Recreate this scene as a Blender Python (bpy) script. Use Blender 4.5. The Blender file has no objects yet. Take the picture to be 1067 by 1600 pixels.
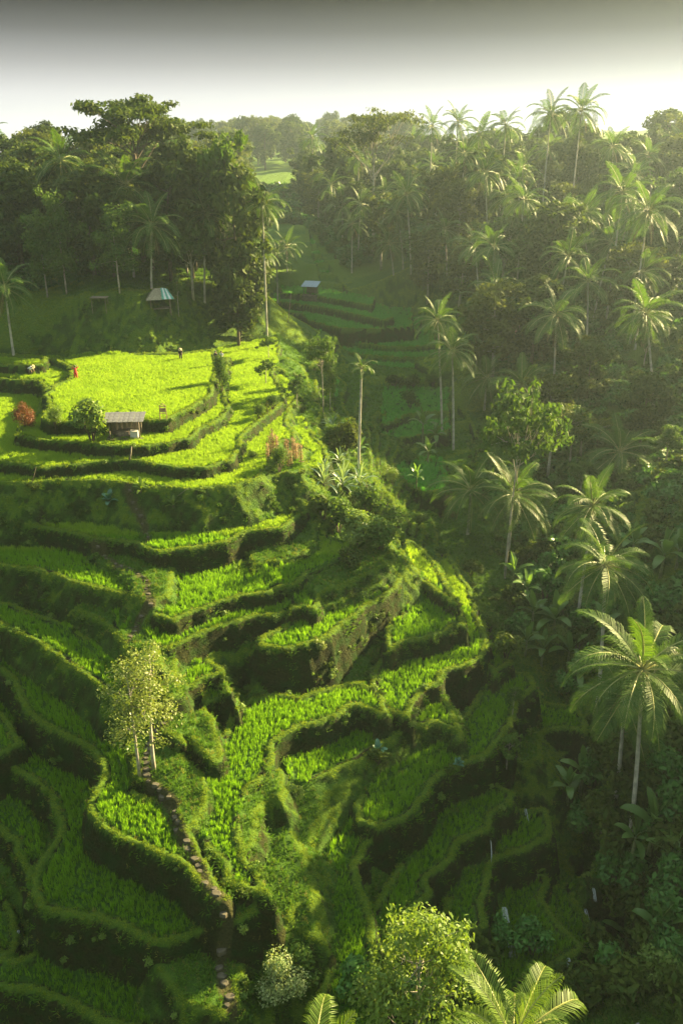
import bpy, math, random
import numpy as np
from mathutils import Vector, Matrix
C = bpy.context.scene.collection
R = math.radians
rng = np.random.default_rng(7)
random.seed(11)

# ------------------------------------------------------------------ camera, sky, sun, exposure
PITCH = R(23.7); FPX = 1300.0; CAMZ = 60.0
cam_d = bpy.data.cameras.new('camera'); cam = bpy.data.objects.new('camera', cam_d); C.objects.link(cam)
cam_d.sensor_fit = 'VERTICAL'; cam_d.sensor_height = 36; cam_d.lens = FPX / 1600 * 36
cam_d.clip_start = 0.2; cam_d.clip_end = 3000
cam.location = (0, 0, CAMZ); cam.rotation_euler = (R(90) - PITCH, 0, 0)
sc = bpy.context.scene; sc.camera = cam
SUN_AZ, SUN_EL = R(55), R(23)          # azimuth from +Y towards +X
w = bpy.data.worlds.new('World'); sc.world = w; w.use_nodes = True
nt = w.node_tree; nt.nodes.clear()
out = nt.nodes.new('ShaderNodeOutputWorld'); bg = nt.nodes.new('ShaderNodeBackground')
sky = nt.nodes.new('ShaderNodeTexSky'); sky.sky_type = 'NISHITA'; sky.sun_disc = False
sky.sun_elevation = SUN_EL; sky.sun_rotation = SUN_AZ; sky.air_density = 1.0; sky.dust_density = 2.5
# bright band at the horizon, darkened above it like a graduated filter: by elevation only, the same all round
tc = nt.nodes.new('ShaderNodeTexCoord'); sx = nt.nodes.new('ShaderNodeSeparateXYZ')
nt.links.new(tc.outputs['Generated'], sx.inputs[0])
ramp = nt.nodes.new('ShaderNodeValToRGB'); nt.links.new(sx.outputs['Z'], ramp.inputs[0])
el = ramp.color_ramp.elements; el[0].position = 0.0; el[0].color = (.42, .40, .38, 1)
for p, v in ((.02, .40), (.05, .32), (.08, .17), (.11, .065), (.137, .014), (.17, .02)):
    e = el.new(p); e.color = (v, v, v * 1.01, 1)
el[-1].position = .75; el[-1].color = (.36, .43, .43, 1)  # unseen zenith made brighter and slightly teal, added to fill the shade
hs = nt.nodes.new('ShaderNodeHueSaturation'); hs.inputs['Saturation'].default_value = .25
nt.links.new(sky.outputs[0], hs.inputs['Color'])
nrm = nt.nodes.new('ShaderNodeMixRGB'); nrm.blend_type = 'MIX'; nrm.inputs[0].default_value = .8
nrm.inputs[2].default_value = (10, 10, 10, 1); nt.links.new(hs.outputs[0], nrm.inputs[1])
mul = nt.nodes.new('ShaderNodeMixRGB'); mul.blend_type = 'MULTIPLY'; mul.inputs[0].default_value = 1
nt.links.new(nrm.outputs[0], mul.inputs[1]); nt.links.new(ramp.outputs[0], mul.inputs[2])
nt.links.new(mul.outputs[0], bg.inputs[0]); bg.inputs[1].default_value = 0.05
nt.links.new(bg.outputs[0], out.inputs[0])
sd = bpy.data.lights.new('sun', 'SUN'); sd.energy = 5.0; sd.angle = R(.6); sd.color = (1, .78, .38)
sun = bpy.data.objects.new('sun', sd); C.objects.link(sun)
sdir = Vector((math.sin(SUN_AZ) * math.cos(SUN_EL), math.cos(SUN_AZ) * math.cos(SUN_EL), math.sin(SUN_EL)))
sun.rotation_euler = sdir.to_track_quat('Z', 'Y').to_euler(); sun.location = (60, 60, 90)
vs = sc.view_settings; vs.view_transform = 'Standard'; vs.look = 'None'; vs.gamma = 1; vs.use_curve_mapping = False
vs.exposure = 2.6
cy = sc.cycles; cy.use_denoising = True; cy.max_bounces = 7; cy.diffuse_bounces = 3; cy.transmission_bounces = 4
cy.volume_bounces = 0; cy.transparent_max_bounces = 6; cy.sample_clamp_indirect = 4; cy.volume_max_steps = 64
HAZE = 0.00034

# ------------------------------------------------------------------ helpers
def tag(o, label=None, cat=None, group=None, kind=None):
    if label: o['label'] = label
    if cat: o['category'] = cat
    if group: o['group'] = group
    if kind: o['kind'] = kind
    return o
def empty(name, loc, rz=0):
    o = bpy.data.objects.new(name, None); C.objects.link(o); o.location = loc; o.rotation_euler = (0, 0, rz)
    o.empty_display_size = .3
    return o
def link(name, me, parent=None, loc=None, rot=None, scale=None):
    o = bpy.data.objects.new(name, me); C.objects.link(o)
    if parent: o.parent = parent
    if loc is not None: o.location = loc
    if rot is not None: o.rotation_euler = rot
    if scale is not None: o.scale = scale if hasattr(scale, '__len__') else (scale,) * 3
    return o
def mesh(name, V, F, mats, smooth=False, mi=None):
    me = bpy.data.meshes.new(name)
    V = np.asarray(V, dtype=np.float32).reshape(-1, 3)
    if isinstance(F, np.ndarray):
        n, k = F.shape
        me.vertices.add(len(V)); me.vertices.foreach_set('co', V.ravel())
        me.loops.add(n * k); me.loops.foreach_set('vertex_index', F.astype(np.int32).ravel())
        me.polygons.add(n); me.polygons.foreach_set('loop_start', np.arange(0, n * k, k, dtype=np.int32))
        me.polygons.foreach_set('loop_total', np.full(n, k, dtype=np.int32))
        me.update(calc_edges=True)
    else:
        me.from_pydata([tuple(map(float, v)) for v in V], [], F); me.update()
    for m in (mats if isinstance(mats, (list, tuple)) else [mats]): me.materials.append(m)
    if mi is not None: me.polygons.foreach_set('material_index', np.asarray(mi, dtype=np.int32))
    if smooth: me.polygons.foreach_set('use_smooth', np.ones(len(me.polygons), dtype=bool))
    return me
def copy_tree(o, parent=None):
    c = o.copy(); C.objects.link(c)
    if parent: c.parent = parent
    for ch in list(o.children): copy_tree(ch, c)
    return c

class MB:
    """collects boxes, tubes and leaves for one mesh"""
    def __init__(s): s.V = []; s.F = []; s.n = 0; s.M = []
    def add(s, V, F, m=0):
        V = np.asarray(V, float).reshape(-1, 3); s.V.append(V)
        s.F += [tuple(int(i) + s.n for i in f) for f in F]; s.M += [m] * len(F); s.n += len(V)
    def box(s, c, d, rz=0, m=0, tilt=None):
        x, y, z = [v / 2 for v in d]
        P = np.array([(i * x, j * y, k * z) for i in (-1, 1) for j in (-1, 1) for k in (-1, 1)])
        if tilt is not None: P = P @ np.array(Matrix.Rotation(tilt[0], 3, tilt[1])).T
        P = P @ np.array(Matrix.Rotation(rz, 3, 'Z')).T + np.array(c)
        s.add(P, [(0, 1, 3, 2), (4, 6, 7, 5), (0, 4, 5, 1), (2, 3, 7, 6), (0, 2, 6, 4), (1, 5, 7, 3)], m)
    def tube(s, pts, rads, n=7, m=0, cap=True):
        pts = [Vector(p) for p in pts]; V = []; F = []
        for i, p in enumerate(pts):
            a = pts[max(i - 1, 0)]; b = pts[min(i + 1, len(pts) - 1)]
            t = (b - a).normalized(); u = t.cross(Vector((.31, .95, .05))).normalized(); v = t.cross(u)
            for k in range(n):
                an = 2 * math.pi * k / n
                V.append(p + (u * math.cos(an) + v * math.sin(an)) * rads[i])
        for i in range(len(pts) - 1):
            for k in range(n):
                k2 = (k + 1) % n; F.append((i * n + k, i * n + k2, (i + 1) * n + k2, (i + 1) * n + k))
        if cap: F.append(tuple(range((len(pts) - 1) * n, len(pts) * n))); F.append(tuple(range(n))[::-1])
        s.add(V, F, m)
    def mesh(s, name, mats, smooth=False):
        return mesh(name, np.concatenate(s.V), s.F, mats, smooth, s.M)

# ------------------------------------------------------------------ view geometry of the survey: photo bearing + height -> place
cp, sp = math.cos(PITCH), math.sin(PITCH)
def ray(px, py):
    u = (px - 533.5) / FPX; v = -(py - 800) / FPX
    return np.stack([u + 0 * v, cp + v * sp, -sp + v * cp], -1)
def at_z(px, py, z):                    # z relative to the camera
    d = ray(np.asarray(px, float), np.asarray(py, float)); t = z / d[..., 2]
    return d * t[..., None]
def at_y(px, py, Y):
    d = ray(float(px), float(py)); return d * (Y / d[1])

# value noise
def vnoise(x, y, seed=0):
    xi = np.floor(x).astype(np.int64); yi = np.floor(y).astype(np.int64); fx = x - xi; fy = y - yi
    fx = fx * fx * (3 - 2 * fx); fy = fy * fy * (3 - 2 * fy)
    def h(a, b):
        n = (a * 374761393 + b * 668265263 + seed * 1442695041) & 0x7fffffff
        n = ((n ^ (n >> 13)) * 1274126177) & 0x7fffffff
        return ((n ^ (n >> 16)) & 0xffff) / 32767.5 - 1
    return (h(xi, yi) * (1 - fx) + h(xi + 1, yi) * fx) * (1 - fy) + (h(xi, yi + 1) * (1 - fx) + h(xi + 1, yi + 1) * fx) * fy
def fbm(x, y, seed=0, oct=3):
    s = 0; a = 1
    for i in range(oct): s = s + a * vnoise(x * 2 ** i + 17.3 * i, y * 2 ** i - 9.1 * i, seed + i); a *= .5
    return s

# ------------------------------------------------------------------ materials
def mat(name):
    m = bpy.data.materials.new(name); m.use_nodes = True; n = m.node_tree
    return m, n, n.nodes['Principled BSDF']
def N(n, t, **k):
    x = n.nodes.new(t)
    for a, b in k.items(): setattr(x, a, b)
    return x
def mixc(n, fac, c1, c2, mode='MIX'):
    x = n.nodes.new('ShaderNodeMixRGB'); x.blend_type = mode
    for i, v in enumerate((fac, c1, c2)):
        if isinstance(v, bpy.types.NodeSocket): n.links.new(v, x.inputs[i])
        elif isinstance(v, (int, float)): x.inputs[i].default_value = v
        else: x.inputs[i].default_value = (*v, 1)
    return x.outputs[0]
def noise(n, scale, detail=4, rough=.55, coord=None, lo=.35, hi=.65):
    t = N(n, 'ShaderNodeTexNoise'); t.inputs['Scale'].default_value = scale; t.inputs['Detail'].default_value = detail
    t.inputs['Roughness'].default_value = rough
    if coord: n.links.new(coord, t.inputs['Vector'])
    mr = N(n, 'ShaderNodeMapRange'); mr.inputs[1].default_value = lo; mr.inputs[2].default_value = hi
    n.links.new(t.outputs[0], mr.inputs[0]); return mr.outputs[0]
def plain(name, col, rough=.8, var=.3, scale=4, metallic=0):
    m, n, b = mat(name); tc = N(n, 'ShaderNodeTexCoord')
    f = noise(n, scale, coord=tc.outputs['Object'])
    n.links.new(mixc(n, f, [c * (1 - var) for c in col], [min(1, c * (1 + var)) for c in col]), b.inputs['Base Color'])
    b.inputs['Roughness'].default_value = rough; b.inputs['Metallic'].default_value = metallic
    return m
def leafmat(name, c1, c2, trans=.35, rough=.55, scale=.5, tipc=None, spec=.25):
    """foliage: colour varies per instance and through space, light passes through"""
    m, n, b = mat(name)
    oi = N(n, 'ShaderNodeObjectInfo'); g = N(n, 'ShaderNodeNewGeometry')
    f = noise(n, scale, 3, coord=g.outputs['Position'])
    a = N(n, 'ShaderNodeMath', operation='ADD'); a.use_clamp = True
    s = N(n, 'ShaderNodeMath', operation='MULTIPLY_ADD'); n.links.new(oi.outputs['Random'], s.inputs[0])
    s.inputs[1].default_value = .7; s.inputs[2].default_value = -.35
    n.links.new(s.outputs[0], a.inputs[0]); n.links.new(f, a.inputs[1])
    col = mixc(n, a.outputs[0], c1, c2)
    ri = N(n, 'ShaderNodeMath', operation='MULTIPLY'); n.links.new(g.outputs['Random Per Island'], ri.inputs[0]); ri.inputs[1].default_value = .5
    col = mixc(n, ri.outputs[0], col, tipc if tipc else [x * 1.35 for x in c2])
    n.links.new(col, b.inputs['Base Color']); b.inputs['Roughness'].default_value = rough
    b.inputs['Specular IOR Level'].default_value = spec
    tr = N(n, 'ShaderNodeBsdfTranslucent'); tcx = mixc(n, 1.0, col, (1.5, 1.45, .55), 'MULTIPLY'); n.links.new(tcx, tr.inputs[0])
    mx = N(n, 'ShaderNodeMixShader'); mx.inputs[0].default_value = trans
    n.links.new(b.outputs[0], mx.inputs[1]); n.links.new(tr.outputs[0], mx.inputs[2])
    n.links.new(mx.outputs[0], n.nodes['Material Output'].inputs[0])
    return m
M = {}
M['rice'] = leafmat('rice_blades', (.060, .19, .010), (.13, .30, .018), .5, .6, .5, (.28, .44, .03), .1)
M['ricesunlit'] = leafmat('sunlit_tone_rice_blades', (.11, .24, .018), (.20, .34, .03), .5, .6, .3, (.36, .48, .06), .1)  # plateau rice paler and yellower: its sunlight is put into the colour
M['ricefar'] = leafmat('rice_blades_cool', (.055, .24, .05), (.09, .32, .06), .45, .6, .12, (.15, .38, .07), .1)  # valley rice brighter and cooler: the lift of the mist painted in
M['grass'] = leafmat('bank_grass', (.016, .072, .006), (.058, .155, .012), .4, .6, .6, (.16, .27, .03), .1)
M['rim'] = leafmat('bund_grass', (.07, .15, .010), (.15, .24, .02), .4, .6, .6, (.28, .33, .04), .1)
M['dry'] = leafmat('dry_grass', (.11, .13, .02), (.19, .20, .035), .35, .6, .5)
M['palm'] = leafmat('palm_leaflets', (.030, .085, .010), (.065, .14, .016), .35, .5, .4, (.12, .19, .03), .2)
M['palmy'] = leafmat('young_palm_leaflets', (.05, .12, .012), (.10, .18, .02), .4, .45, .4, (.2, .26, .05), .25)
M['leafdark'] = leafmat('dark_foliage', (.018, .046, .007), (.05, .09, .013), .3, .6, .18, (.11, .14, .02), .08)
M['leafmid'] = leafmat('mid_foliage', (.028, .085, .012), (.07, .14, .02), .35, .6, .2, (.13, .19, .03), .1)
M['leafglossy'] = leafmat('glossy_jungle_leaf', (.025, .09, .015), (.06, .16, .028), .3, .4, .5, (.11, .24, .04), .2)
M['leaflight'] = leafmat('light_foliage', (.08, .16, .025), (.14, .23, .04), .4, .45, .3, (.22, .28, .06))
M['leafolive'] = leafmat('olive_foliage', (.032, .058, .008), (.08, .105, .014), .4, .6, .15, (.15, .18, .02), .08)
M['leafpale'] = leafmat('pale_glossy_foliage', (.07, .13, .015), (.15, .21, .03), .35, .4, .6, (.34, .38, .12), .35)
M['leafwhite'] = leafmat('white_speckled_foliage', (.07, .15, .02), (.20, .28, .08), .3, .45, .8, (.52, .56, .3), .3)
M['leafred'] = leafmat('red_cordyline_foliage', (.10, .035, .018), (.17, .075, .03), .3, .45, .8, (.24, .10, .05))
M['leafpink'] = leafmat('dry_pinkish_seed_heads', (.20, .14, .08), (.33, .22, .14), .3, .6, .8, (.42, .3, .2))
M['banana'] = leafmat('banana_leaf', (.05, .13, .03), (.10, .20, .04), .4, .35, .6, (.15, .25, .05), .5)
M['silver'] = leafmat('silvery_strap_leaf', (.11, .19, .09), (.2, .3, .16), .3, .35, .6, (.3, .4, .25), .5)
M['bluegreen'] = leafmat('blue_green_leaf', (.02, .09, .05), (.05, .16, .09), .25, .35, .6, (.1, .24, .15), .5)
M['bark'] = plain('pale_bark', (.34, .31, .25), .85, .35, 3)
M['darkbark'] = plain('dark_bark', (.10, .08, .055), .9, .35, 3)
M['palmbark'] = plain('palm_bark', (.38, .36, .30), .85, .35, 1.6)
M['rachis'] = plain('palm_midrib', (.26, .27, .08), .5, .2, 3)
M['deadfrond'] = plain('dead_frond', (.17, .11, .05), .9, .3, 3)
M['coconut'] = plain('coconut_husk', (.22, .18, .05), .6, .3, 5)
M['stone'] = plain('path_stone', (.085, .075, .048), .9, .4, 2.5)
M['wood'] = plain('weathered_wood', (.20, .165, .125), .85, .35, 5)
M['greyboard'] = plain('grey_roof_sheet', (.13, .135, .14), .8, .3, 3)
M['thatch'] = plain('pale_thatch', (.30, .27, .19), .95, .3, 8)
M['tarpgreen'] = plain('turquoise_tarpaulin', (.10, .36, .27), .5, .15, 4)
M['tarpwhite'] = plain('white_tarpaulin', (.62, .66, .64), .5, .1, 4)
M['blueroof'] = plain('pale_blue_roof_sheet', (.20, .28, .36), .5, .15, 3)
M['redroof'] = plain('terracotta_roof', (.26, .13, .10), .85, .25, 4)
M['wallwash'] = plain('whitewashed_wall', (.5, .5, .46), .9, .12, 2)
M['skin'] = plain('skin', (.32, .18, .11), .6, .1, 6)
M['redcloth'] = plain('red_cloth', (.62, .06, .04), .8, .15, 9)
M['whitecloth'] = plain('white_cloth', (.72, .72, .70), .8, .08, 9)
M['darkcloth'] = plain('dark_cloth', (.03, .03, .035), .85, .2, 9)
M['strawhat'] = plain('straw_hat', (.48, .38, .2), .85, .15, 12)
M['hair'] = plain('black_hair', (.012, .01, .009), .5, .1, 9)
M['signwood'] = plain('carved_sign_wood', (.30, .20, .10), .7, .3, 7)
m, n, b = mat('falling_water'); b.inputs['Base Color'].default_value = (.75, .8, .82, 1); b.inputs['Roughness'].default_value = .25
tcw = N(n, 'ShaderNodeTexCoord'); mp = N(n, 'ShaderNodeMapping'); mp.inputs['Scale'].default_value = (14, 14, .9)
n.links.new(tcw.outputs['Object'], mp.inputs[0]); fw = noise(n, 2, 3, coord=mp.outputs[0])
n.links.new(mixc(n, fw, (.2, .26, .26), (.6, .64, .66)), b.inputs['Base Color']); M['fall'] = m
m, n, b = mat('stream_water'); b.inputs['Base Color'].default_value = (.05, .08, .06, 1); b.inputs['Roughness'].default_value = .08
M['water'] = m
# ------------------------------------------------------------------ terrain survey
# every terrace: (z, wall steepness, crop, bearing polygon).  rim first, then closed under the terrace above
T = []
def ter(z, pts, slope=3.0, crop=1, bund=1.0, nn=''):
    if slope >= 2.4: slope *= 1.9
    a = np.array(pts, float); T.append([z, slope, crop, at_z(a[:, 0], a[:, 1], z)[:, :2], bund])
# plateau and the steps round it
ter(-25.0, [(80,563),(113,577),(108,595),(82,606),(70,620),(76,640),(64,657),(80,662),(113,662),(173,659),(250,660),(262,659),(300,638),(333,620),(337,600),(342,575),(336,548),(280,553),(150,556)], 3.2, 1)
ter(-25.6, [(-40,592),(20,597),(62,598),(70,612),(92,604),(118,585),(95,560),(-40,560)], 3, 3)
ter(-24.6, [(-60,572),(40,574),(66,572),(76,560),(-60,550)], 3, 3)
ter(-26.2, [(25,684),(60,690),(130,697),(177,700),(227,701),(300,689),(312,674),(350,655),(360,637),(355,620),(350,600),(360,560),(200,570),(70,610),(62,640),(50,655),(28,668)], 3.2, 1)
ter(-27.1, [(-60,716),(0,725),(67,735),(100,732),(173,724),(213,724),(277,735),(320,735),(345,727),(367,722),(378,700),(382,682),(392,673),(417,653),(440,632),(445,618),(436,600),(428,585),(436,565),(440,545),(430,530),(350,545),(200,600),(60,600),(-60,600)], 3.2, 1)
ter(-28.0, [(-60,752),(0,758),(53,757),(90,753),(150,754),(200,758),(227,763),(300,768),(340,765),(370,762),(395,753),(415,742),(425,728),(432,700),(446,690),(458,690),(462,680),(448,664),(452,640),(470,620),(440,590),(300,650),(100,690),(-60,690)], 1.7, 1)
ter(-28.3, [(418,745),(440,738),(470,740),(474,700),(450,680),(425,690)], 1.3, 0, 0)
# slope shoulder under it, then the long terrace with the lit point
ter(-30.2, [(270,795),(330,800),(400,800),(428,780),(455,775),(463,750),(430,730),(300,745)], 2.0, 0, 0)
ter(-31.3, [(-60,812),(0,820),(67,828),(113,836),(143,846),(213,851),(247,868),(283,861),(353,851),(387,836),(443,829),(462,812),(480,803),(479,788),(471,767),(470,740),(440,740),(300,780),(-60,770)], 3.0, 1)
ter(-32.6, [(395,880),(440,872),(480,860),(490,850),(484,820),(470,800),(400,820)], 1.8, 0, 0)
ter(-32.9, [(-60,878),(0,887),(67,894),(110,911),(150,922),(190,931),(212,925),(218,910),(205,885),(170,868),(120,860),(60,850),(-60,840)], 2.1, 1)
ter(-32.4, [(105,850),(122,846),(145,868),(185,886),(205,905),(214,925),(232,940),(262,930),(268,880),(240,860)], 1.3, 0, 0)
ter(-33.3, [(226,956),(245,968),(267,974),(300,962),(333,948),(380,936),(427,928),(434,914),(430,895),(380,880),(300,885),(262,905),(245,930)], 3.2, 1)
ter(-33.2, [(434,922),(463,918),(480,900),(513,884),(548,871),(545,850),(500,835),(450,860),(425,895)], 2.8, 1)
ter(-34.3, [(232,1005),(246,1020),(262,1018),(300,1001),(350,981),(400,968),(443,963),(455,950),(452,925),(420,905),(300,930),(240,960),(220,985)], 3.0, 1)
ter(-33.9, [(455,955),(474,951),(492,958),(500,940),(485,905),(455,910)], 2.4, 1)
ter(-35.0, [(408,1014),(457,1018),(485,1010),(517,998),(522,990),(533,981),(560,964),(567,951),(603,938),(627,911),(633,893),(622,880),(560,905),(530,935),(480,955),(440,985),(405,1000)], 2.6, 1)
# hummocky grass flank right of the terraces above
ter(-33.4, [(478,915),(495,928),(520,915),(560,898),(600,885),(615,870),(600,830),(560,820),(540,850),(500,890)], 1.6, 0, 0)
ter(-34.4, [(500,950),(520,945),(585,915),(625,893),(640,880),(625,860),(560,870),(500,920)], 1.6, 0, 0)
# little terraces at the head of the path, path ridge
ter(-36.2, [(289,1084),(318,1066),(347,1058),(358,1072),(365,1088),(352,1085),(352,1050),(330,1035),(290,1040),(272,1060)], 3.0, 1)
ter(-37.1, [(318,1108),(352,1094),(370,1108),(376,1118),(372,1095),(355,1065),(310,1080)], 3.0, 1)
ter(-35.0, [(252,1022),(268,1024),(276,1050),(281,1085),(268,1088),(240,1060),(205,1020),(200,985),(222,990)], 2.2, 0, 0)
ter(-36.3, [(208,1100),(225,1110),(283,1160),(292,1118),(289,1085),(276,1062),(235,1050),(190,1040),(175,1060)], 2.4, 0, 0)
ter(-36.6, [(290,1150),(300,1118),(316,1108),(330,1118),(343,1152),(345,1185),(335,1190),(310,1172)], 2.6, 0, .6)
ter(-37.0, [(200,1170),(215,1215),(245,1222),(262,1238),(278,1250),(286,1215),(280,1150),(240,1110),(205,1110)], 2.6, 0, 0)
ter(-37.2, [(300,1200),(320,1206),(318,1240),(300,1290),(290,1300),(280,1250),(276,1180)], 1.9, 0, 0)
ter(-37.8, [(-80,990),(0,1048),(20,1066),(33,1096),(43,1115),(70,1140),(100,1155),(140,1172),(158,1195),(160,1215),(147,1235),(136,1262),(142,1282),(165,1303),(205,1322),(245,1338),(288,1358),(318,1392),(338,1418),(358,1418),(362,1405),(340,1385),(318,1345),(300,1300),(290,1270),(240,1250),(215,1240),(200,1190),(185,1130),(150,1080),(90,1050),(0,1000),(-80,950)], 3.0, 1)
ter(-38.0, [(430,1164),(452,1150),(473,1141),(505,1130),(533,1121),(545,1110),(556,1107),(577,1114),(590,1124),(606,1118),(600,1090),(570,1070),(540,1070),(470,1090),(430,1085),(390,1095),(355,1130),(335,1180),(320,1240),(302,1290),(322,1330),(345,1352),(350,1385),(372,1392),(408,1402),(428,1408),(426,1396),(405,1370),(385,1345),(378,1310),(380,1260),(392,1235),(410,1225),(420,1200),(428,1185)], 3.0, 1)
ter(-38.3, [(392,1236),(418,1215),(436,1205),(441,1225),(437,1252),(425,1240),(408,1258),(398,1300),(385,1330),(375,1300),(380,1250)], 2.2, 0, .4)
ter(-38.6, [(360,1392),(352,1418),(340,1430),(372,1440),(395,1432),(412,1415),(428,1412),(410,1385)], 3.0, 0, .3)
# left flight
ter(-35.3, [(-80,940),(0,978),(27,992),(55,1005),(83,1025),(120,1050),(160,1078),(178,1098),(200,1095),(190,1050),(150,1010),(100,975),(40,955),(-80,920)], 2.3, 1)
ter(-34.2, [(175,985),(186,995),(205,985),(212,968),(205,955),(180,955)], 3, 1)
ter(-34.0, [(120,945),(160,965),(195,1005),(225,1045),(250,1040),(235,1000),(215,960),(215,930),(150,925)], 1.5, 0, 0)
ter(-40.2, [(-80,1100),(0,1185),(30,1212),(48,1222),(75,1248),(84,1275),(92,1302),(82,1325),(66,1345),(50,1378),(47,1400),(60,1418),(84,1430),(125,1438),(165,1445),(205,1462),(240,1478),(275,1476),(320,1462),(345,1440),(330,1400),(250,1350),(150,1300),(140,1260),(150,1200),(120,1170),(60,1140),(0,1075),(-80,1020)], 3.0, 1)
ter(-41.2, [(345,1462),(320,1470),(268,1488),(240,1500),(262,1530),(300,1570),(340,1580),(372,1560),(380,1500),(368,1460)], 2.0, 0, 0)
ter(-42.3, [(-80,1230),(0,1302),(22,1322),(38,1362),(50,1392),(62,1370),(70,1330),(60,1290),(40,1260),(0,1230),(-80,1180)], 3.0, 1)
ter(-38.9, [(-80,1120),(0,1180),(25,1172),(35,1160),(20,1130),(0,1110),(-80,1060)], 3.0, 1)
ter(-43.4, [(-80,1545),(0,1548),(60,1560),(110,1580),(180,1610),(320,1640),(330,1580),(290,1540),(230,1510),(150,1490),(80,1480),(30,1500),(-80,1500)], 3.0, 1)
ter(-44.6, [(-80,1400),(0,1500),(22,1500),(30,1470),(20,1420),(0,1370),(-80,1320)], 3, 1)
ter(-45.6, [(-80,1620),(100,1640),(300,1720),(500,1720),(400,1620),(200,1580),(-80,1560)], 2.4, 1)
# right flight, from the shoulder down to the ravine
ter(-39.7, [(478,1232),(505,1218),(533,1204),(555,1195),(580,1178),(610,1160),(640,1142),(640,1125),(600,1120),(540,1130),(470,1160),(440,1190),(452,1225)], 1.6, 1)
ter(-36.2, [(683,928),(700,945),(716,948),(712,935),(695,905),(672,870),(648,850),(630,845),(636,880),(660,910)], 2.8, 1)
ter(-37.1, [(604,1022),(625,1012),(647,1003),(672,998),(697,990),(713,978),(728,985),(722,955),(700,940),(685,920),(660,885),(640,880),(640,920),(628,960),(600,985)], 2.8, 1)
ter(-38.6, [(640,1128),(645,1100),(660,1084),(690,1070),(694,1055),(720,1046),(750,1032),(765,1012),(758,990),(747,960),(742,935),(720,900),(700,860),(680,880),(700,950),(720,985),(650,1000),(600,1010),(580,1060),(580,1105),(600,1110),(625,1122)], 3.2, 1)
ter(-39.9, [(645,1140),(680,1134),(708,1142),(716,1156),(712,1125),(698,1090),(690,1075),(660,1075),(640,1100)], 2.2, 1)
ter(-41.2, [(560,1290),(590,1300),(628,1285),(650,1270),(664,1250),(680,1219),(724,1200),(764,1182),(790,1150),(803,1132),(814,1094),(836,1076),(830,1055),(790,1050),(760,1060),(720,1130),(700,1160),(640,1190),(590,1220),(550,1260)], 2.8, 1)
ter(-42.1, [(480,1640),(600,1640),(592,1500),(579,1412),(567,1380),(557,1354),(577,1325),(613,1299),(626,1285),(560,1270),(545,1280),(515,1330),(492,1380),(500,1430),(516,1480),(500,1560)], 2.8, 1)
ter(-40.0, [(385,1430),(412,1440),(440,1420),(480,1400),(470,1340),(440,1290),(410,1260),(390,1300),(400,1360)], 1.1, 0, 0)
ter(-41.0, [(405,1475),(440,1468),(470,1452),(512,1482),(490,1410),(450,1380),(400,1430)], 1.8, 0, .6)
ter(-44.0, [(600,1640),(610,1500),(640,1440),(675,1396),(669,1374),(690,1362),(708,1348),(714,1318),(764,1301),(771,1274),(800,1261),(806,1245),(780,1230),(740,1240),(690,1270),(640,1330),(590,1400),(570,1500)], 2.8, 1)
ter(-46.0, [(640,1640),(700,1500),(758,1449),(753,1421),(763,1381),(768,1351),(818,1334),(857,1311),(865,1285),(850,1265),(810,1270),(770,1300),(710,1370),(680,1450),(620,1560)], 2.8, 1)
ter(-48.6, [(700,1640),(780,1560),(860,1520),(915,1485),(878,1451),(851,1408),(862,1381),(840,1350),(800,1370),(770,1440),(720,1500)], 2.6, 1)
ter(-49.6, [(800,1640),(955,1490),(934,1461),(901,1408),(890,1380),(860,1390),(860,1500)], 2.6, 1)
ter(-44.6, [(835,1150),(848,1149),(884,1141),(914,1148),(916,1130),(895,1105),(850,1100),(835,1120)], 2.8, 1)
ter(-46.6, [(830,1215),(850,1218),(880,1180),(925,1178),(940,1160),(880,1150),(840,1170)], 2.6, 1)
ter(-44.2, [(800,1175),(816,1190),(838,1180),(842,1140),(836,1080),(815,1090),(803,1135)], 1.3, 0, 0)
# flank facing the valley, above
ter(-29.3, [(470,720),(478,732),(495,738),(513,728),(514,712),(498,690),(484,672),(480,655),(462,655),(458,675),(468,700)], 2.4, 3)
ter(-39.9, [(760,1010),(775,1005),(790,1025),(800,1040),(770,1060),(755,1030),(750,990),(740,950),(760,960)], 2.6, 3)

# paddies on the valley floor, stepping up into the mist
ter(-36.9, [(640,760),(660,772),(690,770),(700,750),(690,720),(640,715),(620,735)], 2.5, 4)
ter(-35.9, [(596,683),(625,688),(655,683),(700,680),(700,655),(620,655),(600,665)], 3, 4)
ter(-35.0, [(598,668),(606,664),(623,659),(638,649),(665,646),(700,646),(700,610),(600,608),(596,640)], 3, 4)
ter(-34.0, [(560,566),(593,574),(625,578),(660,577),(700,575),(700,550),(560,548)], 3, 4)
ter(-33.2, [(535,548),(560,556),(618,560),(668,560),(700,556),(690,535),(540,530)], 3, 4)
ter(-32.4, [(500,524),(547,537),(600,543),(648,544),(690,540),(680,515),(500,510)], 3, 4)
ter(-31.2, [(420,520),(441,521),(470,526),(500,520),(532,521),(590,523),(648,521),(660,500),(420,500)], 3, 4)
ter(-30.0, [(425,488),(471,492),(484,503),(532,515),(593,516),(645,512),(640,485),(430,475)], 3, 4)
ter(-28.7, [(425,472),(460,476),(507,482),(560,494),(600,503),(615,498),(600,478),(430,462)], 3, 4)
ter(-27.6, [(440,460),(480,462),(540,472),(580,480),(585,468),(500,452),(440,450)], 3, 4)
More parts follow.
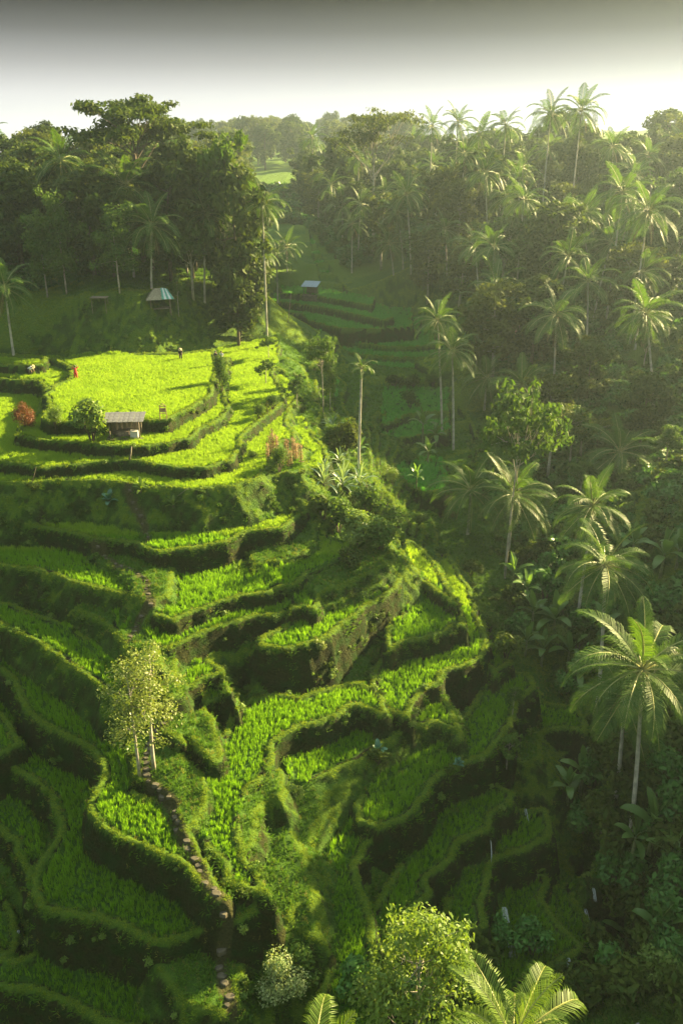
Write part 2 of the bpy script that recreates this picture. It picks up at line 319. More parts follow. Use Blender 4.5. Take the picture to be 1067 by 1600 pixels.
# loose control points (bearing x, bearing y, z) for the ground between and beyond the terraces
CP = [(450,800,-33.2),(520,780,-32.5),(560,735,-31.4),(600,760,-35.5),(600,860,-34.6),(640,800,-38.2),(660,850,-38.3),
 (540,700,-31.0),(500,640,-29.4),(540,640,-31.8),(590,660,-35.2),(470,600,-28.2),(520,600,-31.5),(450,560,-26.8),(500,560,-30.8),(560,560,-33.6),
 (620,650,-35.6),(640,690,-36.2),(600,600,-34.2),(640,560,-33),(650,740,-37.6),(690,780,-39.2),(700,850,-39.8),(740,900,-40.5),
 (420,510,-25.6),(480,512,-30.4),(600,520,-31.6),(440,470,-28.4),(550,480,-29.3),(640,480,-28.6),(480,440,-26.6),(560,430,-25),
 (690,675,-36.5),(708,705,-37.3),(790,880,-40.4),(788,905,-41),(863,625,-33.5),(1020,668,-32.5),(893,465,-24),(922,455,-23.2),(642,430,-23.0),(762,420,-21.4),(583,400,-22),
 (750,560,-30),(750,650,-36),(850,700,-37),(950,720,-36),(850,800,-39.5),(950,850,-38),(1040,780,-33.5),(900,950,-41.5),(830,960,-42),(800,1010,-43),
 (870,1060,-46.5),(960,1100,-41.5),(983,1300,-43),(940,1245,-46),(900,1260,-50),(880,1190,-48.5),(930,1380,-51.5),(960,1480,-52.5),(1040,1400,-45),(1040,1550,-46),(1067,1200,-38.5),
 (830,1420,-50),(700,1180,-43),(640,1300,-44.5),(600,1420,-45),(720,1380,-47),(550,1500,-44.5),(480,1500,-43.5),(860,1320,-49),(780,1250,-46),
 (620,1200,-41.6),(560,1230,-40.5),(500,1260,-40.2),(480,1330,-41.0),(450,1480,-43),(430,1280,-40),(430,1180,-40.5),(500,1180,-40.5),(400,1200,-39.5),
 (380,1060,-37.8),(400,1040,-36.8),(430,1060,-38.2),(340,1030,-36.4),(480,1060,-38.2),(520,1060,-38.8),(590,980,-38),(640,960,-38.5),(600,1040,-39.2),
 (560,900,-34.3),(500,940,-34.6),(440,900,-34.2),(330,890,-34.2),(370,800,-32),(200,800,-32),(50,790,-32),(250,760,-30.5),(100,750,-30),(0,760,-30),
 (100,860,-33.8),(0,850,-33.5),(230,900,-33.6),(235,1000,-35.6),(100,940,-35.6),(0,930,-35.6),(180,960,-35.2),(60,1060,-38.5),(0,1010,-38.2),(150,1110,-38.6),(190,1140,-38.4),(240,1150,-37.6),(280,1160,-37.3),
 (310,1190,-38.4),(330,1230,-39),(250,1300,-38.6),(200,1350,-40.8),(100,1200,-41),(100,1330,-41),(0,1150,-41),(30,1200,-42),(30,1300,-43.4),(300,1400,-40.8),(350,1430,-39.4),(352,1480,-41),(356,1540,-42.8),(370,1640,-45),
 (120,1470,-44),(30,1440,-45.2),(20,1540,-46.4),(200,1560,-45),(300,1500,-43.2),(410,1540,-44),(0,680,-28),(0,620,-27.6),(60,640,-27.6),(200,690,-27.9),(350,680,-28),(420,640,-28.2),(420,600,-27.8),
 (400,560,-26.6),(200,640,-26.6),(0,560,-25.4),(330,545,-24.6),(390,545,-25.2),(60,560,-25),(200,560,-25),
 (60,488,-20.5),(120,485,-19.4),(200,482,-19),(300,486,-19.2),(360,500,-20),(385,515,-22.5),(402,525,-25)]
A_ = np.array(CP, float); XY = at_z(A_[:, 0], A_[:, 1], A_[:, 2]); ctrl = [tuple(p) for p in XY]
ctrl += [(-110,110,-21),(-60,105,-22.5),(-70,118,-18),(-90,150,-14),(-60,150,-14.5),(-30,150,-15),(-35,190,-10),(-90,200,-8),(-14,132,-19),(-16,160,-18),(-14,200,-21),(-20,240,-18),
 (0,250,-23),(-8,300,-18),(20,300,-17),(60,260,-12),(60,210,-12),(40,190,-15),(80,180,-9),(60,160,-15),(110,160,-6),(90,130,-14),(120,120,-5),(60,120,-24),(80,100,-20),(75,70,-20),(60,50,-24),(100,50,-6),(60,20,-22),(100,100,-6),
 (-60,400,-12),(60,400,-8),(150,300,0),(200,150,6),(200,50,10),(200,-50,10),(150,20,6),(60,-40,-25),(0,-40,-42),(-60,-40,-38),(-120,0,-30),(-70,40,-38),(-120,60,-28),(-60,70,-32.5),(-60,85,-28.5),(-80,90,-27),(-160,120,-16),(-200,200,-6),(-200,400,-8),(200,400,0),
 (0,20,-45.5),(8,20,-45),(20,15,-46),(36,20,-46),(-30,15,-45),(0,5,-46),(-200,-50,-30)]
ctrl = np.array(ctrl)
def rbf_fit(P):
    n = len(P); D = np.hypot(P[:, None, 0] - P[None, :, 0], P[:, None, 1] - P[None, :, 1])
    A = np.zeros((n + 3, n + 3)); A[:n, :n] = -D + np.eye(n) * -.6; A[:n, n] = 1; A[:n, n + 1:] = P[:, :2]; A[n, :n] = 1; A[n + 1:, :n] = P[:, :2].T
    return np.linalg.solve(A, np.r_[P[:, 2], 0, 0, 0])
Wt = rbf_fit(ctrl)
def rbf(x, y):
    s = Wt[-3] + Wt[-2] * x + Wt[-1] * y
    for i, p in enumerate(ctrl): s = s - Wt[i] * np.hypot(x - p[0], y - p[1])
    return s

def axis(segs):
    a = [segs[0][0]]
    for (e, st) in segs[1:]:
        n = max(1, round((e - a[-1]) / st)); a += list(np.linspace(a[-1], e, n + 1)[1:])
    return np.array(a)
gx = axis([(-420, 0), (-90, 12), (-52, 1.0), (-40, .35), (27, .15), (45, .5), (95, 1.2), (420, 12)])
gy = axis([(-60, 0), (18, 4), (26, .5), (80, .15), (112, .28), (180, .42), (215, .8), (340, 3), (700, 20)])
GX, GY = np.meshgrid(gx, gy)
# lookup coordinates are warped a little so that no edge runs ruler-straight
wx = GX + .16 * fbm(GX / 1.7, GY / 1.7, 3) + .05 * fbm(GX / .45, GY / .45, 5, 2)
wy = GY + .16 * fbm(GX / 1.7, GY / 1.7, 13) + .05 * fbm(GX / .45, GY / .45, 15, 2)
coarse = (slice(None, None, 2), slice(None, None, 2))
def interp2(xs, ys, Z, x, y):
    i = np.clip(np.searchsorted(xs, x) - 1, 0, len(xs) - 2); j = np.clip(np.searchsorted(ys, y) - 1, 0, len(ys) - 2)
    fx = np.clip((x - xs[i]) / (xs[i + 1] - xs[i]), 0, 1); fy = np.clip((y - ys[j]) / (ys[j + 1] - ys[j]), 0, 1)
    return (Z[j, i] * (1 - fx) + Z[j, i + 1] * fx) * (1 - fy) + (Z[j + 1, i] * (1 - fx) + Z[j + 1, i + 1] * fx) * fy
cx = gx[::4] if (len(gx) - 1) % 4 == 0 else np.r_[gx[::4], gx[-1]]
cyy = gy[::4] if (len(gy) - 1) % 4 == 0 else np.r_[gy[::4], gy[-1]]
CXg, CYg = np.meshgrid(cx, cyy)
Bc = rbf(CXg, CYg)
B = interp2(cx, cyy, Bc, GX, GY)
# the valley beyond: small paddies following the contours
step = 1.4
def terrace(b, st, flat=.62):
    k = np.floor(b / st); f = b / st - k
    g = np.where(f < flat, 0, (f - flat) / (1 - flat)); g = g * g * (3 - 2 * g)
    return (k + g) * st, (f < flat * .97) & (f > .03), f
bn = B + .35 * fbm(GX / 7, GY / 7, 21) 
tv, flat, frac = terrace(bn, step)
tv2, flat2, frac2 = terrace(bn, .75)
fine_ = (GX > 3.5) & (GY < 112); tv = np.where(fine_, tv2, tv); flat = np.where(fine_, flat2, flat); frac = np.where(fine_, frac2, frac)
# where paddies are: valley bottom strip and the flank of the spur
axis_x = np.interp(GY, [60, 80, 110, 150, 200, 240], [9, 8, 7, 4, -6, -10])
half = np.interp(GY, [60, 75, 90, 115, 150, 200, 230], [4, 8, 11, 13, 5, 2, 1])
vm = np.clip((half - np.abs(GX - axis_x)) / 2.5, 0, 1) * np.clip((GY - 64) / 4, 0, 1) * np.clip((232 - GY) / 10, 0, 1)
vm *= np.clip((B + 41) / 1, 0, 1)
rough = .16 * fbm(GX / 1.8, GY / 1.8, 31, 3) + .9 * fbm(GX / 9, GY / 9, 41, 2) * np.clip((GY - 105) / 40 + np.clip((GX - 25) / 20, 0, 1), 0, 1)
HB = np.where(vm > .5, tv + .18 * np.clip((.12 - frac) / .08, 0, 1) , B + rough)
H = np.full_like(HB, -99.0); CAP = np.full_like(HB, 99.0)
crop = np.where((vm > .5) & flat & (frac > .14), 4, 0).astype(np.int8)
edge = np.zeros_like(H) + 9.0
# named terraces
for z, slope, cr, P, bund in T:
    reach = 6.0 if slope > 1.5 else 7.5
    x0, y0 = P.min(0) - reach; x1, y1 = P.max(0) + reach
    i0, i1 = np.searchsorted(gx, [x0, x1]); j0, j1 = np.searchsorted(gy, [y0, y1])
    if i1 <= i0 or j1 <= j0: continue
    sx_ = wx[j0:j1, i0:i1]; sy_ = wy[j0:j1, i0:i1]
    d2 = np.full(sx_.shape, 1e9); ins = np.zeros(sx_.shape, bool)
    n = len(P)
    for a in range(n):
        ax, ay = P[a]; bx, by = P[(a + 1) % n]; dx, dy = bx - ax, by - ay; L = dx * dx + dy * dy + 1e-9
        t = np.clip(((sx_ - ax) * dx + (sy_ - ay) * dy) / L, 0, 1)
        d2 = np.minimum(d2, (sx_ - ax - t * dx) ** 2 + (sy_ - ay - t * dy) ** 2)
        c = (ay > sy_) != (by > sy_)
        with np.errstate(divide='ignore', invalid='ignore'):
            xi = ax + (sy_ - ay) * dx / (dy if dy != 0 else 1e-9)
        ins ^= c & (sx_ < xi)
    d = np.sqrt(d2); sdv = np.where(ins, -d, d)
    gxx, gyy = GX[j0:j1, i0:i1], GY[j0:j1, i0:i1]
    bulge = 1 + .2 * fbm(gxx / 2.3, gyy / 2.3, 61, 2)
    wall = np.maximum(sdv, 0)
    hh = z - slope * bulge * np.where(wall < .25, wall * wall * 2, wall - .125) + (.22 * fbm(gxx / .8, gyy / .8, 71, 3) + .5 * np.maximum(0, fbm(gxx / 2.1, gyy / 2.1, 73, 2) - .35)) * np.clip(wall * 2.2, 0, 1)
    if cr == 0:
        hh = hh + .16 * fbm(gxx / 1.6, gyy / 1.6, 81, 3)
    inside = ins
    rimw = .42
    hh = hh + bund * .26 * np.clip(1.7 - np.abs(sdv + .27) / .24, 0, 1)
    Hs = H[j0:j1, i0:i1]; Cs = crop[j0:j1, i0:i1]; Es = edge[j0:j1, i0:i1]
    win = hh > Hs
    if cr: CAP[j0:j1, i0:i1] = np.minimum(CAP[j0:j1, i0:i1], np.where(ins, -90, z - .1 + 1.5 * d))
    H[j0:j1, i0:i1] = np.where(win, hh, Hs)
    fieldok = inside & (cr > 0)
    # covered or walled ground is no field any more
    crop[j0:j1, i0:i1] = np.where(win, np.where(fieldok, cr, 0), Cs)
    edge[j0:j1, i0:i1] = np.where(win, np.where(inside, d, -wall), Es)
HB2 = np.minimum(HB, CAP)
bw = HB2 > H
crop = np.where(bw, np.where((vm > .5) & flat & (frac > .14) & (CAP > 5), 4, 0), crop); edge = np.where(bw, 9., edge)
H = np.where(bw, HB2, H)
# slope of the finished sheet
gyv, gxv = np.gradient(H, gy, gx); SL = np.hypot(gxv, gyv)
def lowest(rad):                        # lowest ground within rad cells: finds the brink of every drop
    lo = H.copy()
    for a in range(-rad, rad + 1):
        for c_ in range(-rad, rad + 1):
            if a * a + c_ * c_ <= rad * rad + 1: lo = np.minimum(lo, np.roll(np.roll(H, a, 0), c_, 1))
    return lo
brink = (H - lowest(4) > .55) & (SL < 1.5)
hi_ = H.copy()
for a in range(-3, 4):
    for c_ in range(-3, 4): hi_ = np.maximum(hi_, np.roll(np.roll(H, a, 0), c_, 1))
lip = (SL >= 1.2) & (hi_ - H < .75)
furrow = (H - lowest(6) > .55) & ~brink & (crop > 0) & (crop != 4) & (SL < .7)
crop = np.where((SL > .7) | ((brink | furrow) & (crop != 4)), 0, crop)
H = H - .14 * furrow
# trodden paths
def ground(px, py):                     # where the bearing meets the ground
    d = ray(float(px), float(py)); t = np.arange(25, 420, .25); p = d[None] * t[:, None]
    h = interp2(gx, gy, H, p[:, 0], p[:, 1]); k = np.argmax(p[:, 2] < h)
    if not (p[:, 2] < h).any(): return p[-1]
    return np.array([p[k, 0], p[k, 1], h[k]])
PATHS = [([(201,762),(204,785),(215,800),(222,815),(228,832),(232,848)], 'worn steps down the brown slope under the plateau', .4, .6),
 ([(148,852),(160,864),(185,884),(208,892),(222,902),(232,912),(230,930),(236,945),(222,962),(215,978),(205,1000)], 'stony path winding down between the middle terraces', .36, .7),
 ([(265,1105),(258,1115),(262,1128),(245,1148),(235,1165),(229,1185),(228,1205),(234,1228),(250,1240),(262,1250),(270,1262),(274,1280),(282,1302),(294,1325),(300,1342),(314,1362),(326,1382),(346,1402)], 'sunlit stone steps descending past the white trunked trees to the grassy landing', .46, .5),
 ([(352,1422),(355,1440),(352,1460),(350,1480),(348,1500),(345,1515),(350,1540),(357,1562),(362,1590)], 'dark narrow stairs below the grassy landing', .5, .42)]
dirt = np.full_like(H, 9.0)
for P_, _l, _s, _g in PATHS:
    Q = [ground(*p) for p in P_]
    for q0, q1 in zip(Q, Q[1:]):
        x0, x1 = sorted((q0[0], q1[0])); y0, y1 = sorted((q0[1], q1[1]))
        i0, i1 = np.searchsorted(gx, [x0 - 1.2, x1 + 1.2]); j0, j1 = np.searchsorted(gy, [y0 - 1.2, y1 + 1.2])
        xx, yy = GX[j0:j1, i0:i1], GY[j0:j1, i0:i1]; dx, dy = q1[0] - q0[0], q1[1] - q0[1]
        t = np.clip(((xx - q0[0]) * dx + (yy - q0[1]) * dy) / (dx * dx + dy * dy + 1e-9), 0, 1)
        dirt[j0:j1, i0:i1] = np.minimum(dirt[j0:j1, i0:i1], np.hypot(xx - q0[0] - t * dx, yy - q0[1] - t * dy))
dirt = dirt + .15 * fbm(GX / .5, GY / .5, 55, 2)
crop = np.where(dirt < .6, 0, crop)
def hgt(x, y): return float(interp2(gx, gy, H, np.array([x]), np.array([y]))[0])
Wd = lambda p: Vector((p[0], p[1], p[2] + CAMZ))

# ground sheet
ny, nx = H.shape
V = np.stack([GX, GY, H + CAMZ], -1).reshape(-1, 3)
ii = (np.arange(ny - 1)[:, None] * nx + np.arange(nx - 1)[None]).ravel()
F = np.stack([ii, ii + 1, ii + nx + 1, ii + nx], -1)
m, n, b = mat('terraced_earth_and_moss')
g = N(n, 'ShaderNodeNewGeometry'); sep = N(n, 'ShaderNodeSeparateXYZ'); n.links.new(g.outputs['True Normal'], sep.inputs[0])
n1 = noise(n, .9, 6, .62, g.outputs['Position'], .38, .56); n2 = noise(n, 7, 5, .65, g.outputs['Position'], .3, .7); n3 = noise(n, .22, 4, .6, g.outputs['Position'], .42, .62)
n4 = noise(n, 26, 3, .7, g.outputs['Position'], .3, .7)
green = mixc(n, n2, (.014, .062, .006), (.050, .135, .012)); green = mixc(n, n4, green, (.09, .17, .02))
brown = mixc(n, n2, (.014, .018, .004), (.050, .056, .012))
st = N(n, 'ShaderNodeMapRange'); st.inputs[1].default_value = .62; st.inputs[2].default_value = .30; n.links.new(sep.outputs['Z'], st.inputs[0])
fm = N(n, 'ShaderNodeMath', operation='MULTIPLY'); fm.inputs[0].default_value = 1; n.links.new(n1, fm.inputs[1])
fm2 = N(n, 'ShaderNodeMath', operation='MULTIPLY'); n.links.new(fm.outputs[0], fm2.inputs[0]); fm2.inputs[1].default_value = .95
wallc = mixc(n, fm2.outputs[0], mixc(n, n4, (.009, .032, .004), (.030, .068, .008)), brown)  # mossy brown banks, darkened further with the shade of their recesses
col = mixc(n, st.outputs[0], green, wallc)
at = N(n, 'ShaderNodeAttribute', attribute_name='paddy'); 
mud = mixc(n, n2, (.025, .075, .006), (.05, .13, .010))
col = mixc(n, at.outputs['Fac'], col, mud)
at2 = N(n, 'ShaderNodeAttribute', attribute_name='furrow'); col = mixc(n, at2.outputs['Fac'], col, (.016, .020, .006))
at4 = N(n, 'ShaderNodeAttribute', attribute_name='brink'); col = mixc(n, at4.outputs['Fac'], col, mixc(n, n4, (.055, .12, .008), (.12, .20, .016)))
at3 = N(n, 'ShaderNodeAttribute', attribute_name='trodden'); col = mixc(n, at3.outputs['Fac'], col, mixc(n, n2, (.04, .05, .014), (.10, .095, .035)))
n.links.new(col, b.inputs['Base Color']); b.inputs['Roughness'].default_value = .9; b.inputs['Specular IOR Level'].default_value = .15
bp = N(n, 'ShaderNodeBump'); bp.inputs['Strength'].default_value = .9; bp.inputs['Distance'].default_value = .35
n5 = noise(n, 4.5, 6, .7, g.outputs['Position'], .2, .8); n.links.new(n5, bp.inputs['Height']); n.links.new(bp.outputs[0], b.inputs['Normal'])
M['earth'] = m
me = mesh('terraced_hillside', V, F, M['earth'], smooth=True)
at_ = me.attributes.new('paddy', 'FLOAT', 'POINT'); at_.data.foreach_set('value', (crop.ravel() > 0).astype(np.float32))
for nm, arr in (('brink', brink.astype(np.float32)), ('furrow', furrow.astype(np.float32)), ('trodden', np.clip((.42 - dirt) / .15, 0, 1))):
    q_ = me.attributes.new(nm, 'FLOAT', 'POINT'); q_.data.foreach_set('value', arr.ravel().astype(np.float32))
tag(link('terraced_hillside', me), 'steep green hillside cut into winding rice terraces', kind='structure')

# ------------------------------------------------------------------ scatter (uncountable plants only)
SC = bpy.data.collections.new('scatter_sources')
def source(name, me):
    o = bpy.data.objects.new(name, me); SC.objects.link(o); return o
def scatter(name, pts, rot, scl, srcs, label, smooth=False):
    """points with rotation and size; each point carries one of the source plants"""
    me = bpy.data.meshes.new(name); me.vertices.add(len(pts)); me.vertices.foreach_set('co', np.asarray(pts, np.float32).ravel())
    a = me.attributes.new('rot', 'FLOAT_VECTOR', 'POINT'); a.data.foreach_set('vector', np.asarray(rot, np.float32).ravel())
    a = me.attributes.new('scl', 'FLOAT_VECTOR', 'POINT'); s = np.asarray(scl, np.float32)
    if s.ndim == 1: s = np.stack([s, s, s], -1)
    a.data.foreach_set('vector', s.ravel()); me.update()
    o = link(name, me); tag(o, label, kind='stuff')
    col = bpy.data.collections.new(name + '_plants')
    for s_ in srcs: col.objects.link(s_)
    ng = bpy.data.node_groups.new(name, 'GeometryNodeTree')
    ng.interface.new_socket('Geometry', in_out='INPUT', socket_type='NodeSocketGeometry')
    ng.interface.new_socket('Geometry', in_out='OUTPUT', socket_type='NodeSocketGeometry')
    gi = ng.nodes.new('NodeGroupInput'); go = ng.nodes.new('NodeGroupOutput')
    ip = ng.nodes.new('GeometryNodeInstanceOnPoints'); ci = ng.nodes.new('GeometryNodeCollectionInfo')
    ci.inputs['Collection'].default_value = col; ci.inputs['Separate Children'].default_value = True; ci.inputs['Reset Children'].default_value = True
    ip.inputs['Pick Instance'].default_value = True
    r_ = ng.nodes.new('GeometryNodeInputNamedAttribute'); r_.data_type = 'FLOAT_VECTOR'; r_.inputs[0].default_value = 'rot'
    s_ = ng.nodes.new('GeometryNodeInputNamedAttribute'); s_.data_type = 'FLOAT_VECTOR'; s_.inputs[0].default_value = 'scl'
    e2r = ng.nodes.new('FunctionNodeEulerToRotation')
    L = ng.links.new
    L(gi.outputs[0], ip.inputs['Points']); L(ci.outputs[0], ip.inputs['Instance'])
    L(r_.outputs[0], e2r.inputs[0]); L(e2r.outputs[0], ip.inputs['Rotation']); L(s_.outputs[0], ip.inputs['Scale'])
    L(ip.outputs[0], go.inputs[0])
    md = o.modifiers.new('scatter', 'NODES'); md.node_group = ng
    return o
def tuft(name, n, h, spread, lean, w, m, seed, droop=.0):
    r = np.random.default_rng(seed); V = []; F = []
    for k in range(n):
        a = r.uniform(0, 6.283); rad = spread * math.sqrt(r.uniform(0, 1)); bx, by = rad * math.cos(a), rad * math.sin(a)
        a2 = a + r.normal(0, .7); hh = h * r.uniform(.65, 1.1); ln = lean * r.uniform(.2, 1) * hh
        tx, ty = math.cos(a2), math.sin(a2); px_, py_ = -ty, tx; ww = w * r.uniform(.7, 1.2)
        q0 = np.array([bx, by, -.05]); q1 = np.array([bx + tx * ln * .35, by + ty * ln * .35, hh * .6]); q2 = np.array([bx + tx * ln, by + ty * ln, hh * (1 - droop)])
        pv = np.array([px_, py_, 0]) * ww
        s = len(V); V += [q0 - pv, q0 + pv, q1 - pv * .8, q1 + pv * .8, q2]
        F += [(s, s + 1, s + 3, s + 2), (s + 2, s + 3, s + 4)]
    return source(name, mesh(name, V, F, m))
def sample(x0, x1, y0, y1, dens, test):
    n = int((x1 - x0) * (y1 - y0) * dens); x = rng.uniform(x0, x1, n); y = rng.uniform(y0, y1, n)
    k = test(x, y); x, y = x[k], y[k]; return x, y, interp2(gx, gy, H, x, y)
def near(Z, x, y):
    i = np.clip(np.searchsorted(gx, x), 1, len(gx) - 1); i = np.where(x - gx[i - 1] < gx[i] - x, i - 1, i)
    j = np.clip(np.searchsorted(gy, y), 1, len(gy) - 1); j = np.where(y - gy[j - 1] < gy[j] - y, j - 1, j)
    return Z[j, i]
def inview(x, y, h, m=40):
    xc = x; yc = y; zc = interp2(gx, gy, H, x, y) + h
    f = yc * cp - zc * sp; v = yc * sp + zc * cp
    px = 533.5 + FPX * xc / f; py = 800 - FPX * v / f
    return (f > 1) & (px > -m) & (px < 1067 + m) & (py > -m) & (py < 1600 + m)
rice = [tuft('rice_tuft', 9, .52, .12, .28, .019, M['rice'], i) for i in range(4)]
ricef = [tuft('rice_clump', 14, .45, .2, .3, .022, M['ricesunlit'], 10 + i) for i in range(3)]
ricec = [tuft('valley_rice_clump', 16, .5, .3, .4, .035, M['ricefar'], 20 + i) for i in range(3)]
x, y, z = sample(-50, 30, 24, 66, 30, lambda x, y: (np.isin(near(crop, x, y), (1, 3))) & inview(x, y, 0))
nr = len(x); lowfreq = .85 + .2 * fbm(x / 3, y / 3, 91, 2)
def er(n, tilt=.12): return np.stack([rng.normal(0, tilt, n), rng.normal(0, tilt, n), rng.uniform(0, 6.283, n)], -1)
scatter('rice_crop', np.stack([x, y, z + CAMZ], -1), er(nr), lowfreq * rng.uniform(.8, 1.15, nr), rice, 'young bright green rice standing in the near terraces')
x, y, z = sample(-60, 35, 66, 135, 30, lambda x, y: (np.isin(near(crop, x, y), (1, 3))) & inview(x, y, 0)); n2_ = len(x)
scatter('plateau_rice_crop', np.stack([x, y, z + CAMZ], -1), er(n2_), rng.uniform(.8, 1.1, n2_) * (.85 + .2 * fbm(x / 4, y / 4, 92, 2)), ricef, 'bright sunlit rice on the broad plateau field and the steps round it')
x, y, z = sample(-30, 30, 64, 232, 5, lambda x, y: (near(crop, x, y) == 4) & inview(x, y, 0)); n3_ = len(x)
scatter('valley_rice_crop', np.stack([x, y, z + CAMZ], -1), er(n3_), rng.uniform(.8, 1.1, n3_), ricec, 'deep green rice in the misty valley terraces')
print('rice', nr, n2_, n3_)
# grass on banks and bunds
gr = [tuft('grass_tuft', 10, .40, .14, 1.0, .020, M['grass'], 30 + i, .35) for i in range(4)] + [tuft('dry_grass_tuft', 8, .30, .14, 1.0, .018, M['dry'], 40, .35)]
grf = [tuft('grass_clump', 12, .42, .26, 1.0, .034, M['grass'], 50 + i, .3) for i in range(3)]
def walltest(x, y):
    c = near(crop, x, y); s = near(SL, x, y); e = near(edge, x, y)
    p = np.where(s > 1.2, .20, .55); p = np.where(near(lip, x, y), .5, p); p = np.where(near(brink, x, y), 0, p)
    return (c == 0) & ~near(furrow, x, y) & (near(dirt, x, y) > .22) & (rng.uniform(0, 1, len(x)) < p) & inview(x, y, 0) & (fbm(x / 1.4, y / 1.4, 95, 3) > np.where(s > 1.5, -.25, -.9))
def slope_rot(x, y, amt=.55):
    sx2 = near(gxv, x, y); sy2 = near(gyv, x, y); mag = np.hypot(sx2, sy2) + 1e-6; a = np.minimum(np.arctan(mag), 1.35) * amt
    nx_, ny_ = -sx2 / mag, -sy2 / mag     # downhill
    # tilt towards downhill: euler about x then y
    return np.stack([-ny_ * a, nx_ * a, 0 * x], -1)
x, y, z = sample(-50, 32, 24, 68, 34, walltest); ng_ = len(x)
# bank faces are steep: scatter more there, raised and lowered along the face
rot = slope_rot(x, y) + np.stack([rng.normal(0, .2, ng_), rng.normal(0, .2, ng_), rng.uniform(-.6, .6, ng_)], -1)
scatter('bank_grass', np.stack([x, y, z + CAMZ], -1), rot, rng.uniform(.55, 1.15, ng_) * np.where(near(brink, x, y), .55, np.where(near(lip, x, y), 1.0, np.where(near(SL, x, y) > 1.2, .8, 1))), gr, 'tangled grass hanging over the terrace banks and bunds')
x, y, z = sample(-62, 40, 68, 140, 13, walltest); n5_ = len(x)
rot = slope_rot(x, y) + np.stack([rng.normal(0, .2, n5_), rng.normal(0, .2, n5_), rng.uniform(-.6, .6, n5_)], -1)
scatter('far_bank_grass', np.stack([x, y, z + CAMZ], -1), rot, rng.uniform(.5, 1.0, n5_) * np.where(near(brink, x, y), .55, .9), grf, 'short grass on the far banks and paths')
rimg = [tuft('bund_tuft', 10, .13, .14, .8, .014, M['rim'], 60 + i, .3) for i in range(3)]
rt = lambda x, y: near(brink, x, y) & (near(dirt, x, y) > .22) & inview(x, y, 0)
for nm, X0, X1, Y0, Y1, dn, sc_ in (('bund_grass', -50, 32, 24, 68, 34, 1.0), ('far_bund_grass', -62, 35, 68, 180, 12, 1.4)):
    x, y, z = sample(X0, X1, Y0, Y1, dn, rt); k_ = len(x)
    rot = slope_rot(x, y, .7) + np.stack([rng.normal(0, .25, k_), rng.normal(0, .25, k_), rng.uniform(-.8, .8, k_)], -1)
    scatter(nm, np.stack([x, y, z + CAMZ], -1), rot, sc_ * rng.uniform(.6, 1.2, k_), rimg, 'short bright grass along the rims of the ' + ('near' if Y0 < 60 else 'far') + ' terraces')
print('grass', ng_, n5_)
# ------------------------------------------------------------------ plant builders
def leafcards(MBV, c, rad, n, size, r, flat=.5, out=None, aspect=2.2):
    """n leaf-sized faces spread through an uneven clump"""
    d = r.normal(size=(n, 3)); d /= np.linalg.norm(d, axis=1)[:, None]
    p = d * (r.uniform(.05, 1.35, (n, 1)) ** .6) * np.array(rad) + np.array(c)
    nrm = d * .8 + r.normal(size=(n, 3)) * .7 + np.array([0, 0, flat * 1.6]); nrm /= np.linalg.norm(nrm, axis=1)[:, None]
    t = np.cross(nrm, r.normal(size=(n, 3))); t /= np.linalg.norm(t, axis=1)[:, None]; bb = np.cross(nrm, t)
    s = size * r.uniform(.6, 1.25, (n, 1))
    q = np.stack([p - t * s, p + bb * s / aspect - nrm * s * .08, p + t * s - np.array([0, 0, .25]) * s, p - bb * s / aspect - nrm * s * .08], 1)
    MBV.append(q.reshape(-1, 3))
def crown_mesh(name, clumps, n_each, size, m, seed, flat=.5, aspect=2.2):
    r = np.random.default_rng(seed); L = []
    tot = sum(c[1][0] * c[1][1] for c in clumps) / len(clumps)
    for c, rad in clumps:
        leafcards(L, c, rad, int(n_each * rad[0] * rad[1] / tot), size, r, flat, aspect=aspect)
    V = np.concatenate(L); F = np.arange(len(V)).reshape(-1, 4)
    return mesh(name, V, F, m)
